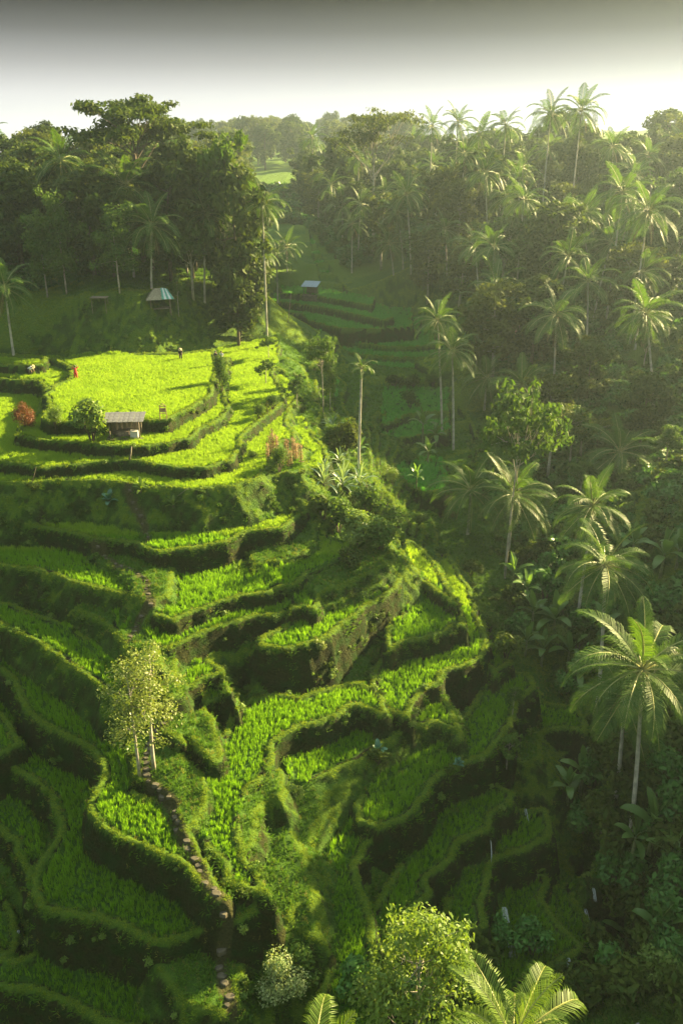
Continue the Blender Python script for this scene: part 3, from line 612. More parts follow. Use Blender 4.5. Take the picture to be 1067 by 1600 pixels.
def tree_proto(name, h, w, kind, leafm, barkm, seed, size=.4, n=7000, trunk_r=None, bare=.35):
    """trunk with limbs, and a crown made of clumps at the limb ends"""
    r = np.random.default_rng(seed); mb = MB(); tr = trunk_r or h * .016
    lean = r.normal(0, .03, 2) * h
    tp = [np.array([lean[0] * t * t, lean[1] * t * t, h * t]) for t in np.linspace(0, .8, 7)]
    tp[0][2] = -.4
    mb.tube(tp, [tr * (1.25 - .9 * i / 6) for i in range(7)], 7)
    cl = []
    nb = {'dense': 15, 'umbrella': 13, 'light': 10, 'slender': 9, 'dome': 13, 'round': 8}[kind]
    for k in range(nb):
        t = bare + (1 - bare) * (k + r.uniform(0, .8)) / nb; t = min(t, .98); a = k * 2.4 + r.uniform(-.4, .4)
        base = np.array([lean[0] * t * t, lean[1] * t * t, h * min(t, .8) * .93])
        if kind == 'umbrella':
            ln = w * r.uniform(.25, .95) * .5; z = h * r.uniform(.76, .97) - ln * ln / w * .25; rad = (w * r.uniform(.13, .2), w * r.uniform(.13, .2), h * .022 + .25); base[2] = h * r.uniform(.5, .75)
        elif kind == 'dense':
            prof = math.sin(math.pi * min(1, (1 - t) * .8 + .18)); ln = w * .36 * prof * r.uniform(.6, 1.15); z = h * t + r.normal(0, .3); s = w * r.uniform(.14, .22); rad = (s, s, s * .75)
        elif kind == 'slender':
            ln = w * .3 * r.uniform(.3, 1); z = h * t; s = w * r.uniform(.15, .24); rad = (s, s, s * .8)
        elif kind == 'light':
            ln = w * .4 * r.uniform(.3, 1); z = h * (t * .6 + .4) * .95; s = w * r.uniform(.12, .2); rad = (s, s, s * .4)
        else:
            ln = w * .34 * r.uniform(.2, 1) ** .6; z = h * (1 - .55 * (ln / w * 2) ** 2) * r.uniform(.75, .95); s = w * r.uniform(.14, .2); rad = (s, s, s * .7)
        if k == nb - 1 and kind != 'umbrella': ln *= .2; z = h * .93
        e = np.array([base[0] + ln * math.cos(a), base[1] + ln * math.sin(a), z])
        cl.append((e, rad)); mid = (base + e) / 2 + np.array([0, 0, -.06 * ln])
        rr = tr * .38
        mb.tube([base, mid, e], [rr, rr * .6, rr * .2], 5, cap=False)
        for q in range(2 if kind != 'umbrella' else 3):   # side clumps keep the outline uneven
            e2 = e + np.array([r.normal(0, rad[0] * .9), r.normal(0, rad[1] * .9), r.normal(0, rad[2] * .8)]); s2 = r.uniform(.45, .75)
            cl.append((e2, tuple(v * s2 for v in rad)))
            mb.tube([mid, e2], [rr * .4, rr * .15], 4, cap=False)
    tm = mb.mesh(name + '_trunk', barkm, True)
    cm = crown_mesh(name + '_crown', cl, n // len(cl), size, leafm, seed + 1)
    return tm, cm
def put_tree(name, proto, p, rz, s, label, cat, group=None, tilt=(0, 0)):
    o = empty(name, Wd(p), rz); o.rotation_euler = (tilt[0], tilt[1], rz); o.scale = s if hasattr(s, '__len__') else (s, s, s)
    tag(o, label, cat, group); link('trunk', proto[0], o); link('crown', proto[1], o); return o

# coconut palm ------------------------------------------------------
def frond_mesh(name, L, e0, curve, n, lw, ll, leafm, seed, nr=10):
    """a midrib that arches over, and leaflets hanging to both sides"""
    r = np.random.default_rng(seed); P = []; a = e0; p = np.array([0., 0, 0]); ds = L / 24; T_ = []
    for i in range(25):
        P.append(p.copy()); t = np.array([math.cos(a), 0, math.sin(a)]); T_.append(t); p = p + t * ds; a -= curve / 24 * (.4 + 1.2 * i / 24)
    P = np.array(P); T_ = np.array(T_); mb = MB()
    mb.tube([P[i] for i in range(0, 25, 3)], [.055 * (1 - i / 27) + .008 for i in range(0, 25, 3)], 4, 1, cap=False)
    V = []
    for sgn in (-1, 1):
        u = np.linspace(.14, .995, n) + r.normal(0, .004, n); u = np.clip(u, .1, 1)
        idx = u * 24; i0 = np.minimum(idx.astype(int), 23); f = (idx - i0)[:, None]
        c = P[i0] * (1 - f) + P[i0 + 1] * f; t = T_[i0]
        up = np.stack([-t[:, 2], 0 * t[:, 0], t[:, 0]], -1)
        ln = ll * np.sin(np.pi * np.clip(u * .86 + .12, 0, 1)) ** .7 * r.uniform(.85, 1.1, n)
        sweep = .45 + .55 * u; drop = r.uniform(.15, .5, n)
        side = np.array([0, sgn, 0])[None]
        d1 = side * .85 + t * sweep[:, None] + up * (.25 - drop[:, None] * .3); d1 /= np.linalg.norm(d1, axis=1)[:, None]
        m1 = c + d1 * (ln * .55)[:, None]; tip = m1 + (d1 * .8 + np.array([0, 0, -1.0])[None] * (drop + .35)[:, None]) * (ln * .42)[:, None]
        wv = t * lw; 
        q = np.stack([c - wv * .6, m1 - wv, tip, m1 + wv, c + wv * .6], 1); V.append(q)
    V = np.concatenate(V); k = len(V)
    base = mb.n; mb.add(V.reshape(-1, 3), [(5 * i, 5 * i + 1, 5 * i + 3, 5 * i + 4) for i in range(k)] + [(5 * i + 1, 5 * i + 2, 5 * i + 3) for i in range(k)], 0)
    return mb.mesh(name, [leafm, M['rachis']])
def fronds_set(tag_, n, lw, leafm, L=4.6):
    S = []
    for i, (e, c) in enumerate([(1.25, .7), (1.0, 1.25), (.75, 1.6), (.45, 1.7), (.15, 1.5), (-.2, 1.15), (-.55, .75)]):
        S.append(frond_mesh('frond_' + tag_, L * (1 - .05 * (i == 0)), e, c, n, lw, L * .27, leafm, 100 + i))
    S.append(frond_mesh('frond_dead_' + tag_, L * .8, -1.0, .5, max(8, n // 2), lw, L * .13, M['deadfrond'], 120))
    return S
FN = fronds_set('fine', 50, .032, M['palm']); FM = fronds_set('mid', 30, .055, M['palm'])
FY = fronds_set('young', 54, .024, M['palmy'])
def trunk_mesh(h, lean, r0, seed, bark=None):
    r = np.random.default_rng(seed); mb = MB(); n = max(8, int(h * 1.6)); a = r.uniform(0, 6.28)
    pts = []; rad = []
    for i in range(n + 1):
        t = i / n; b = lean * (t ** 1.6); pts.append((b * math.cos(a), b * math.sin(a), -.5 + (h + .5) * t))
        rad.append(r0 * (1 - .42 * t) * (1.04 if i % 2 else .97) * (1.5 if i == 0 else 1))
    mb.tube(pts, rad, 8); return mb.mesh('palm_trunk', bark or M['palmbark'], True), Vector(pts[-1])
trunk_cache = {}
coco = MB()
for k in range(9):
    a = k * 2.4; rr_ = .28
    c0 = np.array([rr_ * math.cos(a), rr_ * math.sin(a), -.35 - .1 * (k % 3)])
    coco.tube([c0 + (0, 0, .17), c0 + (0, 0, .08), c0 - (0, 0, .06), c0 - (0, 0, .16)], [.03, .12, .12, .03], 7)
coco_me = coco.mesh('coconuts', M['coconut'], True)
def palm(p, h, size, FS, label, group=None, n=24, seed=0, lean=None, nuts=False, name='coconut_palm', tilt=None, dead=2, base_off=None):
    r = random.Random(seed * 7 + 3)
    o = empty(name, Wd(p), r.uniform(0, 6.28) if base_off is None else 0); tag(o, label, 'palm tree', group)
    key = (round(h), seed % 3)
    if base_off is not None:
        mb = MB(); K = max(8, int(h * 1.6)); bx, by = base_off
        mb.tube([(bx * (i / K) ** 1.3, by * (i / K) ** 1.3, -.5 + (h + .5) * i / K) for i in range(K + 1)], [.17 * (1 - .4 * i / K) * (1.04 if i % 2 else .97) * (1.4 if i == 0 else 1) for i in range(K + 1)], 8)
        tm, top = mb.mesh('palm_trunk', M['palmbark'], True), Vector((bx, by, h))
    else:
        if key not in trunk_cache: trunk_cache[key] = trunk_mesh(key[0], r.uniform(.06, .2) * h if lean is None else lean, .17, seed)
        tm, top = trunk_cache[key]
    t = link('trunk', tm, o)
    if base_off is None: t.scale = (1, 1, h / key[0]); top = Vector((top.x, top.y, h))
    off = r.uniform(0, 6.28)
    for k in range(n):
        q = k / (n - 1); a = off + k * 2.39996 + r.uniform(-.12, .12)
        i = min(6, int((q ** .75) * 7 + r.uniform(-.4, .4))); i = max(0, i)
        f = link('frond', FS[i], o, top + Vector((.08 * math.cos(a), .08 * math.sin(a), .1 - .25 * q)), (r.uniform(-.25, .25), r.uniform(-.12, .12), a), size * r.uniform(.85, 1.08))
    for k in range(dead):
        a = r.uniform(0, 6.28); link('dead_frond', FS[7], o, top - Vector((0, 0, .3)), (0, 0, a), size * r.uniform(.8, 1))
    if nuts: link('coconut_cluster', coco_me, o, top)
    return o
# banana plant ------------------------------------------------------
def banana_leaf(name, L, wd, e0, curve, m, seed, fold=.25):
    mb = MB(); V = []; a = e0; p = np.array([0., 0, 0]); n = 12
    for i in range(n + 1):
        t = i / n; pe = np.array([-math.sin(a), 0, math.cos(a)])
        wv = 0.04 if t < .14 else wd * math.sin(math.pi * min(1, (t - .14) / .86 * .93 + .07)) ** .6
        wob = .06 * math.sin(i * 2.3 + seed) * wd
        for s in (-1, 0, 1): V.append(p + np.array([0, s * wv, 0]) + pe * (fold * wv * abs(s) + (wob if s else 0)))
        p = p + np.array([math.cos(a), 0, math.sin(a)]) * L / n; a -= curve / n * (.5 + t)
    F = [(3 * i + j, 3 * i + j + 1, 3 * i + 4 + j, 3 * i + 3 + j) for i in range(n) for j in (0, 1)]
    return mesh(name, V, F, m, True)
BL = [banana_leaf('banana_leaf', 2.2, .32, e, c, M['banana'], i) for i, (e, c) in enumerate([(1.45, .3), (1.2, .9), (1.0, 1.4), (.8, 1.8), (.5, 1.9)])]
SL_ = [banana_leaf('strap_leaf', 1.7, .09, e, c, M['silver'], i, .6) for i, (e, c) in enumerate([(1.4, .5), (1.1, 1.3), (.85, 1.7), (.5, 1.8)])]
DK = [banana_leaf('taro_leaf', .9, .2, e, c, M['bluegreen'], i, .2) for i, (e, c) in enumerate([(1.3, .8), (1.0, 1.4), (.7, 1.9)])]
YL = [banana_leaf('sapling_leaf', .9, .13, e, c, M['palmy'], i, .3) for i, (e, c) in enumerate([(1.3, .8), (1.0, 1.4), (.7, 1.9)])]
stem_b = MB(); stem_b.tube([(0, 0, -.3), (0, 0, .6), (.03, 0, 1.4), (.05, 0, 2.0)], [.15, .12, .09, .05], 8); stem_b = stem_b.mesh('banana_stem', plain('banana_stem', (.16, .19, .07), .7, .3, 4), True)
stem_s = MB(); stem_s.tube([(0, 0, -.3), (0, 0, .25)], [.10, .06], 6); stem_s = stem_s.mesh('leaf_base', M['darkbark'])
def rosette(name, p, leaves, n, s, label, cat, group=None, seed=0, stem=None, h=2.0):
    r = random.Random(seed + 50); o = empty(name, Wd(p), r.uniform(0, 6.28)); o.scale = (s, s, s); tag(o, label, cat, group)
    link('stem', stem or stem_s, o)
    for k in range(n):
        q = k / n; i = min(len(leaves) - 1, int(q * len(leaves)))
        link('leaf', leaves[i], o, (0, 0, h - .35 * q), (r.uniform(-.15, .15), 0, k * 2.4 + r.uniform(-.3, .3)), r.uniform(.8, 1.1))
    return o
# shrubs ---------------------------------------------------------------
def bush_mesh(name, w, h, m, seed, size=.16, n=1100, lobes=7):
    r = np.random.default_rng(seed); cl = []
    for k in range(lobes):
        a = r.uniform(0, 6.28); d = w * .5 * r.uniform(0, .75); s = w * r.uniform(.16, .27)
        cl.append((np.array([d * math.cos(a), d * math.sin(a), h * r.uniform(.35, .85) - d * .3]), (s, s, s * .8)))
    return crown_mesh(name, cl, n // lobes, size, m, seed, .4)
BU = [bush_mesh('bush_foliage', 2.4, 2.0, M[k], 200 + i, .17, 900, 8) for i, k in enumerate(['leafdark', 'leafmid', 'leafdark', 'leafolive', 'leafmid', 'leaflight'])]
stem_m = MB()
for k in range(5):
    a = k * 1.3; stem_m.tube([(0, 0, -.4), (.2 * math.cos(a), .2 * math.sin(a), .5), (.55 * math.cos(a), .55 * math.sin(a), 1.1)], [.05, .035, .015], 5)
stem_m = stem_m.mesh('bush_stems', M['darkbark'], True)
def shrub(p, me, s, label, group=None, name='shrub', cat='shrub', rz=0):
    o = empty(name, Wd(p), rz); o.scale = s if hasattr(s, '__len__') else (s, s, s); tag(o, label, cat, group)
    link('stem', stem_m, o); link('foliage', me, o); return o

# jungle floor: a tangle nobody could count -----------------------------
und = [source('undergrowth_plant', m_) for m_ in [bush_mesh('undergrowth', 2.2, 1.4, M[k], 300 + i, .24, 360, 7) for i, k in enumerate(['leafdark', 'leafmid', 'leafglossy', 'leafmid', 'leafglossy'])]]
jb = lambda y: np.interp(y, [20, 50, 60, 80, 100, 120, 135, 160, 176, 190, 235], [26, 21.5, 17.5, 14.5, 17, 19, 19, 15, 8, 0, -10])
def jungle(x, y):
    v = near(vm, x, y); c = near(CAP, x, y); s = near(edge, x, y)
    right = (x > jb(y)) 
    left = (x < np.interp(y, [100, 128, 160, 240], [-13, -13, -17, -22])) & (y > 110.5) 
    far = y > 232
    return (right | left | far) & (c > 0) & (v < .3) & (near(crop, x, y) == 0) & inview(x, y, 1, 120)
x, y, z = sample(-110, 110, 20, 330, .55, jungle); nj = len(x)
scl = rng.uniform(.6, 1.5, nj) * np.interp(y, [40, 100, 300], [.8, 1.15, 1.8])
scatter('jungle_undergrowth', np.stack([x, y, z + CAMZ - .3], -1), er(nj, .2), scl, und, 'dense dark undergrowth covering the forest floor and ravine sides')
weeds = [source('weed_plant', m_) for m_ in [bush_mesh('weed', .9, .5, M[k], 330 + i, .09, 150, 6) for i, k in enumerate(['leafmid', 'leaflight', 'leafdark'])]]
x, y, z = sample(-50, 32, 24, 112, 2.2, lambda x, y: (near(crop, x, y) == 0) & ~near(brink, x, y) & (near(dirt, x, y) > .6) & (fbm(x / 3, y / 3, 97, 2) > .12) & ((near(edge, x, y) < 0) | (near(edge, x, y) > 5)) & inview(x, y, 0)); nw_ = len(x)
scatter('bank_weeds', np.stack([x, y, z + CAMZ], -1), er(nw_, .3), rng.uniform(.5, 1.2, nw_), weeds, 'leafy weeds growing on the banks between the terraces')
print('under', nj, nw_)

# ------------------------------------------------------------------ tree kinds
TP = {}
for i in range(3): TP['dense%d' % i] = tree_proto('dense_tree', 16, 10, 'dense', M['leafdark'], M['darkbark'], 400 + 9 * i, .50, 5200, bare=.25)
for i in range(2): TP['olive%d' % i] = tree_proto('olive_tree', 15, 9, 'dense', M['leafolive'], M['bark'], 430 + 9 * i, .40, 5500, bare=.3)
for i in range(2): TP['mid%d' % i] = tree_proto('mid_tree', 13, 9, 'dome', M['leafmid'], M['bark'], 450 + 9 * i, .38, 5500)
TP['umb0'] = tree_proto('umbrella_tree', 24, 15, 'umbrella', M['leafdark'], M['darkbark'], 471, .40, 7000, .34)
TP['umb1'] = tree_proto('umbrella_tree_pale', 28, 16, 'umbrella', M['leafolive'], M['bark'], 482, .36, 3600, .32)
TP['light'] = tree_proto('light_tree', 11, 7.5, 'umbrella', M['leafmid'], M['bark'], 493, .26, 2600, .11, .5)
TP['slender'] = tree_proto('slender_tree', 10, 5.5, 'slender', M['leafmid'], M['bark'], 504, .22, 3800, .10, .3)
TP['sapling'] = tree_proto('round_sapling', 3.4, 2.5, 'round', M['leafmid'], M['bark'], 515, .13, 1500, .05, .45)
TP['leafy'] = tree_proto('leafy_tree', 9, 6.2, 'dome', M['leaflight'], M['bark'], 611, .125, 7000, .1)
TP['white0'] = tree_proto('white_trunk_tree', 9, 5.2, 'slender', M['leafpale'], M['bark'], 526, .105, 3600, .10, .42)
TP['white1'] = tree_proto('white_trunk_tree_b', 9, 4.2, 'slender', M['leafpale'], M['bark'], 537, .105, 2400, .12, .5)

def crown_at(px, py, Y):                # crown seen here at distance Y: ground point and height of the crown above it
    q = at_y(px, py, Y); g = hgt(q[0], q[1]); return (q[0], q[1], g), q[2] - g
# individually surveyed palms: (crown x, crown y, distance, crown size px across, base x offset px, label)
def palm_spec(cx_, cy_, Y, dia, bx, by, label, FS, n=24, nuts=False, group=None, seed=0, dead=2):
    q = at_y(cx_, cy_, Y); slant = np.linalg.norm(q)
    g = ground(bx, by) if bx else np.array([q[0], q[1], hgt(q[0], q[1])])
    if bx: q = at_y(cx_, cy_, g[1]); slant = np.linalg.norm(q)
    h = q[2] - g[2]
    if not 3 < h < 26: print('palm height', round(h, 1), label, np.round(g, 1))
    h = max(h, 3.0)
    size = dia * slant / FPX / (7.9 if FS is FN else 7.3)
    return palm(g, h, size, FS, label, group, n, seed, nuts=nuts, dead=dead, base_off=(q[0] - g[0], q[1] - g[1]))
PS = [
 (1003,1045,42,215,984,1305,'large coconut palm in front at the right edge with a bright upright young frond',FN,26,True,3),
 (975,1105,48,0,962,1245,'',FN,0,False,0),
 (945,882,60,150,933,1100,'tall coconut palm leaning over the right ravine behind the largest palm',FN,24,True,2),
 (925,790,70,125,0,0,'coconut palm with drooping grey green fronds just above the one over the ravine',FN,22,False,3),
 (802,772,80,135,0,0,'bright drooping coconut palm in the dark hollow below the light green tree',FN,24,True,2),
 (735,765,84,130,0,0,'half hidden coconut palm left of the bright drooping palm',FN,20,False,2),
 (968,705,92,120,0,0,'short coconut palm with long low fronds on the slope above the ravine',FN,20,False,2),
 (868,492,115,92,863,625,'pale lit coconut palm standing alone in the mist above the hollow',FM,26,True,2),
 (1008,490,100,95,1020,668,'coconut palm with a brown skirt of dead fronds at the right edge',FM,24,True,5),
 (683,500,108,72,690,673,'taller pale palm of the pair beside the valley paddies',FM,22,False,2),
 (706,548,104,78,708,704,'lower greener palm of the pair beside the valley paddies',FM,24,True,3),
 (635,303,165,66,642,430,'slim palm with a sunlit pale crown over the misty valley end',FM,22,False,2),
 (757,270,160,68,762,420,'straight tall palm in the middle of the misty right slope',FM,22,False,2),
 (695,358,165,62,698,432,'short trunked palm right of the slim sunlit palm',FM,22,False,2),
 (608,380,170,58,615,430,'small hazy palm left of the slim sunlit palm',FM,20,False,1),
 (880,338,150,66,893,465,'palm with a leaning white trunk high on the right slope',FM,20,False,2),
 (908,345,150,60,922,455,'palm with a curved pale trunk beside the leaning white one',FM,20,False,2),
 (818,312,155,66,0,0,'palm with wide hazy fronds between the straight palm and the white leaning trunks',FM,22,False,2),
 (972,300,135,80,0,0,'wide crowned palm at the upper right below the skyline',FM,22,False,2),
 (1012,330,125,90,0,0,'coconut palm with long arching fronds at the upper right edge',FM,22,False,3),
 (860,178,175,62,0,0,'palm standing proud of the right skyline, left one of the tall two',FM,22,False,1),
 (908,172,172,68,0,0,'palm standing proud of the right skyline, right one of the tall two',FM,22,False,1),
 (675,197,200,48,0,0,'small dark palm on the skyline right of the flat topped tree',FM,18,False,1),
 (715,190,195,50,0,0,'second small dark palm on the skyline right of the flat topped tree',FM,18,False,1),
 (748,210,185,56,0,0,'golden rimmed palm on the middle of the right skyline',FM,20,False,1),
 (790,195,185,50,0,0,'palm leaning left on the right skyline before the tall two',FM,20,False,1),
 (725,240,175,60,0,0,'golden palm just below the middle of the right skyline',FM,20,False,1),
 (600,300,190,50,0,0,'hazy palm behind the white trunk of the flat topped tree',FM,18,False,1),
 (535,320,200,58,0,0,'hazy palm at the left foot of the misty right slope',FM,18,False,1),
 (550,350,185,50,0,0,'fainter palm under the left foot of the misty right slope',FM,18,False,1),
 (488,215,260,44,0,0,'faint palm on the skyline of the bright gap',FM,16,False,0),
 (95,250,130,80,0,0,'coconut palm with a hanging crown in the left forest above the pale trunks',FM,24,False,3),
 (196,290,122,95,0,0,'yellow green coconut palm at the centre of the left forest',FM,26,True,2),
 (238,352,118,95,237,452,'darker coconut palm over the thatched hut',FM,24,True,3),
 (322,335,116,80,320,472,'coconut palm with a straight white trunk right of the thatched hut',FM,24,True,3),
 (375,368,116,85,352,468,'sunlit palm on the right corner of the left forest, leaning left trunk',FM,24,False,2),
 (392,385,114,80,383,470,'lowest sunlit palm on the right corner of the left forest',FM,22,False,2),
 (410,318,122,75,0,0,'palm with fronds sticking out over the bright gap',FM,22,False,1),
 (283,290,128,70,0,0,'palm between the yellow green palm and the straight white trunk',FM,20,False,2),
 (8,448,106,80,22,555,'palm at the left edge with a pale trunk leaning onto the bank',FM,22,False,3),
 (5,330,125,75,0,0,'dark palm half cut by the left edge of the view',FM,20,False,2),
 (560,245,215,46,0,0,'hazy palm right of the bright gap under the skyline',FM,18,False,1),
 (432,400,170,60,0,0,'small misty palm at the mouth of the bright gap',FM,18,False,1),
 (448,385,185,54,0,0,'fainter misty palm behind the one at the mouth of the gap',FM,18,False,1),
 (815,600,112,90,0,0,'low palm with spreading fronds under the pale lit palm',FM,22,False,2),
 (760,590,118,80,0,0,'hazy low palm between the pair and the pale lit palm',FM,20,False,2),
 (755,470,140,70,0,0,'misty palm on the slope above the pair beside the paddies',FM,20,False,2),
 (745,545,125,64,0,0,'short misty palm right of the pair beside the paddies',FM,18,False,1),
]
for i, (cx_, cy_, Y, dia, bx, by, lab, FS, n_, nuts, dead) in enumerate(PS):
    if not lab: continue
    palm_spec(cx_, cy_, Y, dia, bx, by, lab, FS, n_, nuts, 'coconut palms rising over the valley', i, dead)
q = at_y(985, 1000, 44); g_ = ground(962, 1247); q = at_y(975, 1090, g_[1])
palm(g_, q[2] - g_[2], .9, FN, 'slim palm trunk beside the large coconut palm with its crown inside the larger crown', None, 16, 99, dead=1, base_off=(q[0] - g_[0], q[1] - g_[1]))
# the two low palms at the very front
for (cx_, cy_, Y, s, n_, lab, sd_) in ((790, 1635, 22, .9, 22, 'young palm with fine bright fronds at the bottom edge beside the leafy tree', 5), (470, 1720, 20, .85, 16, 'palm at the bottom edge of which only frond tips show', 9)):
    p, h = crown_at(cx_, cy_, Y); print('front palm', h); palm(p, h, s, FY, lab, None, n_, sd_, dead=1, base_off=(.3, .2))
# areca on the shoulder
g_ = ground(560, 733); q = at_y(565, 575, g_[1])
FA = [frond_mesh('areca_frond', 1.9, e, c, 22, .035, .5, M['palm'], 140 + i) for i, (e, c) in enumerate([(1.3, .5), (1.1, 1.2), (.95, 1.7), (.7, 2.2), (.5, 2.4), (.3, 2.2), (.1, 1.8)])] + [FN[7]]
palm(g_, q[2] - g_[2], 1.0, FA, 'slender areca palm with a small dark tuft and thin pale trunk on the spur shoulder', None, 13, 41, dead=0, name='areca_palm', base_off=(q[0] - g_[0], 0))

def tr(px, py, Y, kind, hpx_top, s_w, label, cat='tree', group=None, name='tree', rz=0, onground=True):
    """tree rooted where the bearing (px, py) meets the ground (or at distance Y); top seen at row hpx_top"""
    if Y is None: g = ground(px, py)
    else:
        q = at_y(px, py, Y); g = np.array([q[0], q[1], hgt(q[0], q[1])])
    top = at_y(px, hpx_top, g[1])[2]; h = top - g[2]
    base_h = {'dense': 16, 'olive': 15, 'mid': 13, 'umb0': 24, 'umb1': 28, 'light': 11, 'slender': 10, 'sapling': 3.4, 'leafy': 9, 'white0': 9, 'white1': 9}[kind if kind[:3] in ('umb', 'whi') or kind in ('light', 'slender', 'sapling', 'leafy') else kind[:-1]]
    sz = h / base_h
    if sz <= .1: print('tree small', label, h); return
    return put_tree(name, TP[kind], g, rz, (s_w if s_w else sz, s_w if s_w else sz, sz), label, cat, group)
tr(215, 300, 128, 'umb0', 138, .95, 'tallest dark tree with tiered flat crown standing above the left forest', name='umbrella_tree')
tr(583, 400, None, 'umb1', 168, 1.05, 'flat topped tree with a long white trunk above the misty valley', name='umbrella_tree', rz=2)
tr(788, 905, None, 'light', 612, 1.0, 'light green tree on a thin pale trunk in the hollow', name='light_green_tree')
for px, Y, k, top, lab in ((335,134,'olive0',228,'olive leaved tree behind the straight white trunked palm'), (372,124,'dense1',248,'large dark tree on the right corner of the left forest'), (302,127,'dense2',224,'dark tree between the yellow green palm and the forest corner'),
    (352,126,'mid0',215,'light edged round tree on the corner skyline of the left forest'), (268,124,'dense0',250,'dark tree right of the palm over the thatched hut'), (150,122,'dense1',262,'dark tree behind the slender pale green tree'), (40,124,'dense2',258,'dark tree at the far left behind the bent trunk')):
    tr(px, 440, Y, k, top, .95, lab, name='forest_tree', rz=px * .1)
tr(188, 462, None, 'slender', 322, 1.05, 'slender pale green tree at the edge of the left forest', name='slender_tree')
tr(75, 465, None, 'slender', 335, 1.0, 'dark slender tree with a bent trunk at the far left of the forest edge', name='slender_tree', rz=2)
tr(105, 460, None, 'slender', 300, 1.0, 'slender tree with a straight white trunk left of the pale green one', name='slender_tree', rz=4)
tr(280, 495, None, 'sapling', 430, 1.0, 'bare stemmed sapling right of the thatched hut', name='sapling', rz=1)
tr(219, 1214, None, 'white0', 1035, 1.0, 'leafy tree with a thin white trunk left of the stepped path', name='white_trunk_tree', rz=2.2)
tr(241, 1203, None, 'white1', 1012, 1.0, 'taller tree with a thicker white trunk touching the stepped path', name='white_trunk_tree', rz=0)
tr(420, 562, None, 'sapling', 523, 1.05, 'small round tree farthest along the lit spur edge', name='round_sapling')
tr(416, 602, None, 'sapling', 560, 1.0, 'second small round tree along the lit spur edge', name='round_sapling', rz=1)
tr(464, 636, None, 'sapling', 588, 1.05, 'third small round tree, lowest on the lit spur edge', name='round_sapling', rz=2)
tr(505, 645, None, 'light', 528, .55, 'thin stemmed tree with airy pale crown left of the areca palm', name='airy_tree', rz=3)
tr(516, 642, None, 'slender', 533, .45, 'thin dark stem close behind the airy pale tree', name='airy_tree', rz=1)
tr(652, 1580, 27, 'leafy', 1428, 1.05, 'leafy bright green tree at the bottom edge left of the young palm', name='light_green_tree', rz=1)
tr(860, 700, 98, 'umb1', 632, .55, 'low flat crowned green tree right of the light green tree', name='flat_tree')
tr(905, 720, 100, 'umb1', 655, .5, 'second low flat crowned tree further right', name='flat_tree', rz=2)
tr(800, 1118, None, 'sapling', 1072, .6, 'tiny bright sapling leaning out over the shaded terraces', name='sapling', rz=1)
tr(790, 1205, None, 'sapling', 1148, .95, 'small pale green sapling on the shaded bank below the tiny one', name='sapling', rz=2)
tr(745, 965, None, 'sapling', 925, .6, 'small leafy sapling on the ridge by the ravine head', name='sapling', rz=3)

# forests: each trunk its own thing --------------------------------------
def poisson(n, x0, x1, y0, y1, dmin, ok, seed):
    r = random.Random(seed); pts = []; tries = 0
    while len(pts) < n and tries < n * 60:
        tries += 1; x = r.uniform(x0, x1); y = r.uniform(y0, y1); d = dmin * (.8 + y / 400)
        if not ok(x, y): continue
        if all((x - a) ** 2 + (y - b) ** 2 > d * d for a, b in pts): pts.append((x, y))
    return pts
def pxof(x, y, z):
    f = y * cp - z * sp; v = y * sp + z * cp; return 533.5 + FPX * x / f, 800 - FPX * v / f
def forest(pts, kinds, where, seed, hs, group):
    r = random.Random(seed)
    for x, y in sorted(pts, key=lambda p: p[1]):
        g = (x, y, hgt(x, y)); k = r.choice(kinds); s = r.uniform(*hs); rz = r.uniform(0, 6.28)
        if k == 'palm':
            palm(g, 13 * s, 1.1, FM, place_label('background palm ', x, y, g[2] + 13 * s), group + ', palms', 17, int(r.uniform(0, 999)), dead=1)
        else:
            adj = {'den': 'dense dark tree ', 'oli': 'olive green tree ', 'mid': 'round green tree ', 'umb': 'layered tree '}[k[:3]]
            put_tree({'den': 'dense_tree', 'oli': 'olive_tree', 'mid': 'round_tree', 'umb': 'umbrella_tree'}[k[:3]], TP[k], g, rz, (s * r.uniform(.85, 1.1),) * 2 + (s,), place_label(adj, x, y, g[2] + 11 * s), 'tree', group)
LM = [(215,180,'the tallest dark flat crowned tree'),(95,250,'the hanging crowned palm above the pale trunks'),(196,290,'the yellow green palm'),(238,352,'the palm over the thatched hut'),(322,335,'the straight white trunked palm'),(410,318,'the palm over the bright gap'),
 (5,330,'the palm cut by the left edge'),(585,190,'the flat topped white trunked tree'),(488,215,'the faint palm of the gap skyline'),(635,303,'the slim sunlit palm'),(757,270,'the straight tall palm of the slope'),(860,178,'the left of the two proud skyline palms'),
 (908,172,'the right of the two proud skyline palms'),(748,210,'the golden rimmed skyline palm'),(972,300,'the wide crowned upper right palm'),(868,492,'the pale lone palm above the hollow'),(1008,490,'the palm with the brown skirt'),(790,660,'the light green tree'),
 (968,705,'the short palm with long low fronds'),(925,790,'the drooping grey green palm'),(1003,1045,'the large coconut palm'),(880,338,'the leaning white trunked palm'),(683,500,'the taller palm of the valley pair')]
ORD = ['', 'second ', 'third ', 'fourth ', 'fifth ', 'sixth ', 'seventh ', 'eighth ', 'ninth ', 'tenth ', 'eleventh ', 'twelfth ', 'thirteenth ', 'fourteenth ', 'fifteenth ', 'sixteenth ', 'seventeenth ', 'eighteenth ', 'nineteenth ', 'twentieth ', 'twenty-first ', 'twenty-second ', 'twenty-third ', 'twenty-fourth ', 'twenty-fifth ', 'twenty-sixth ']
used_labels = {}
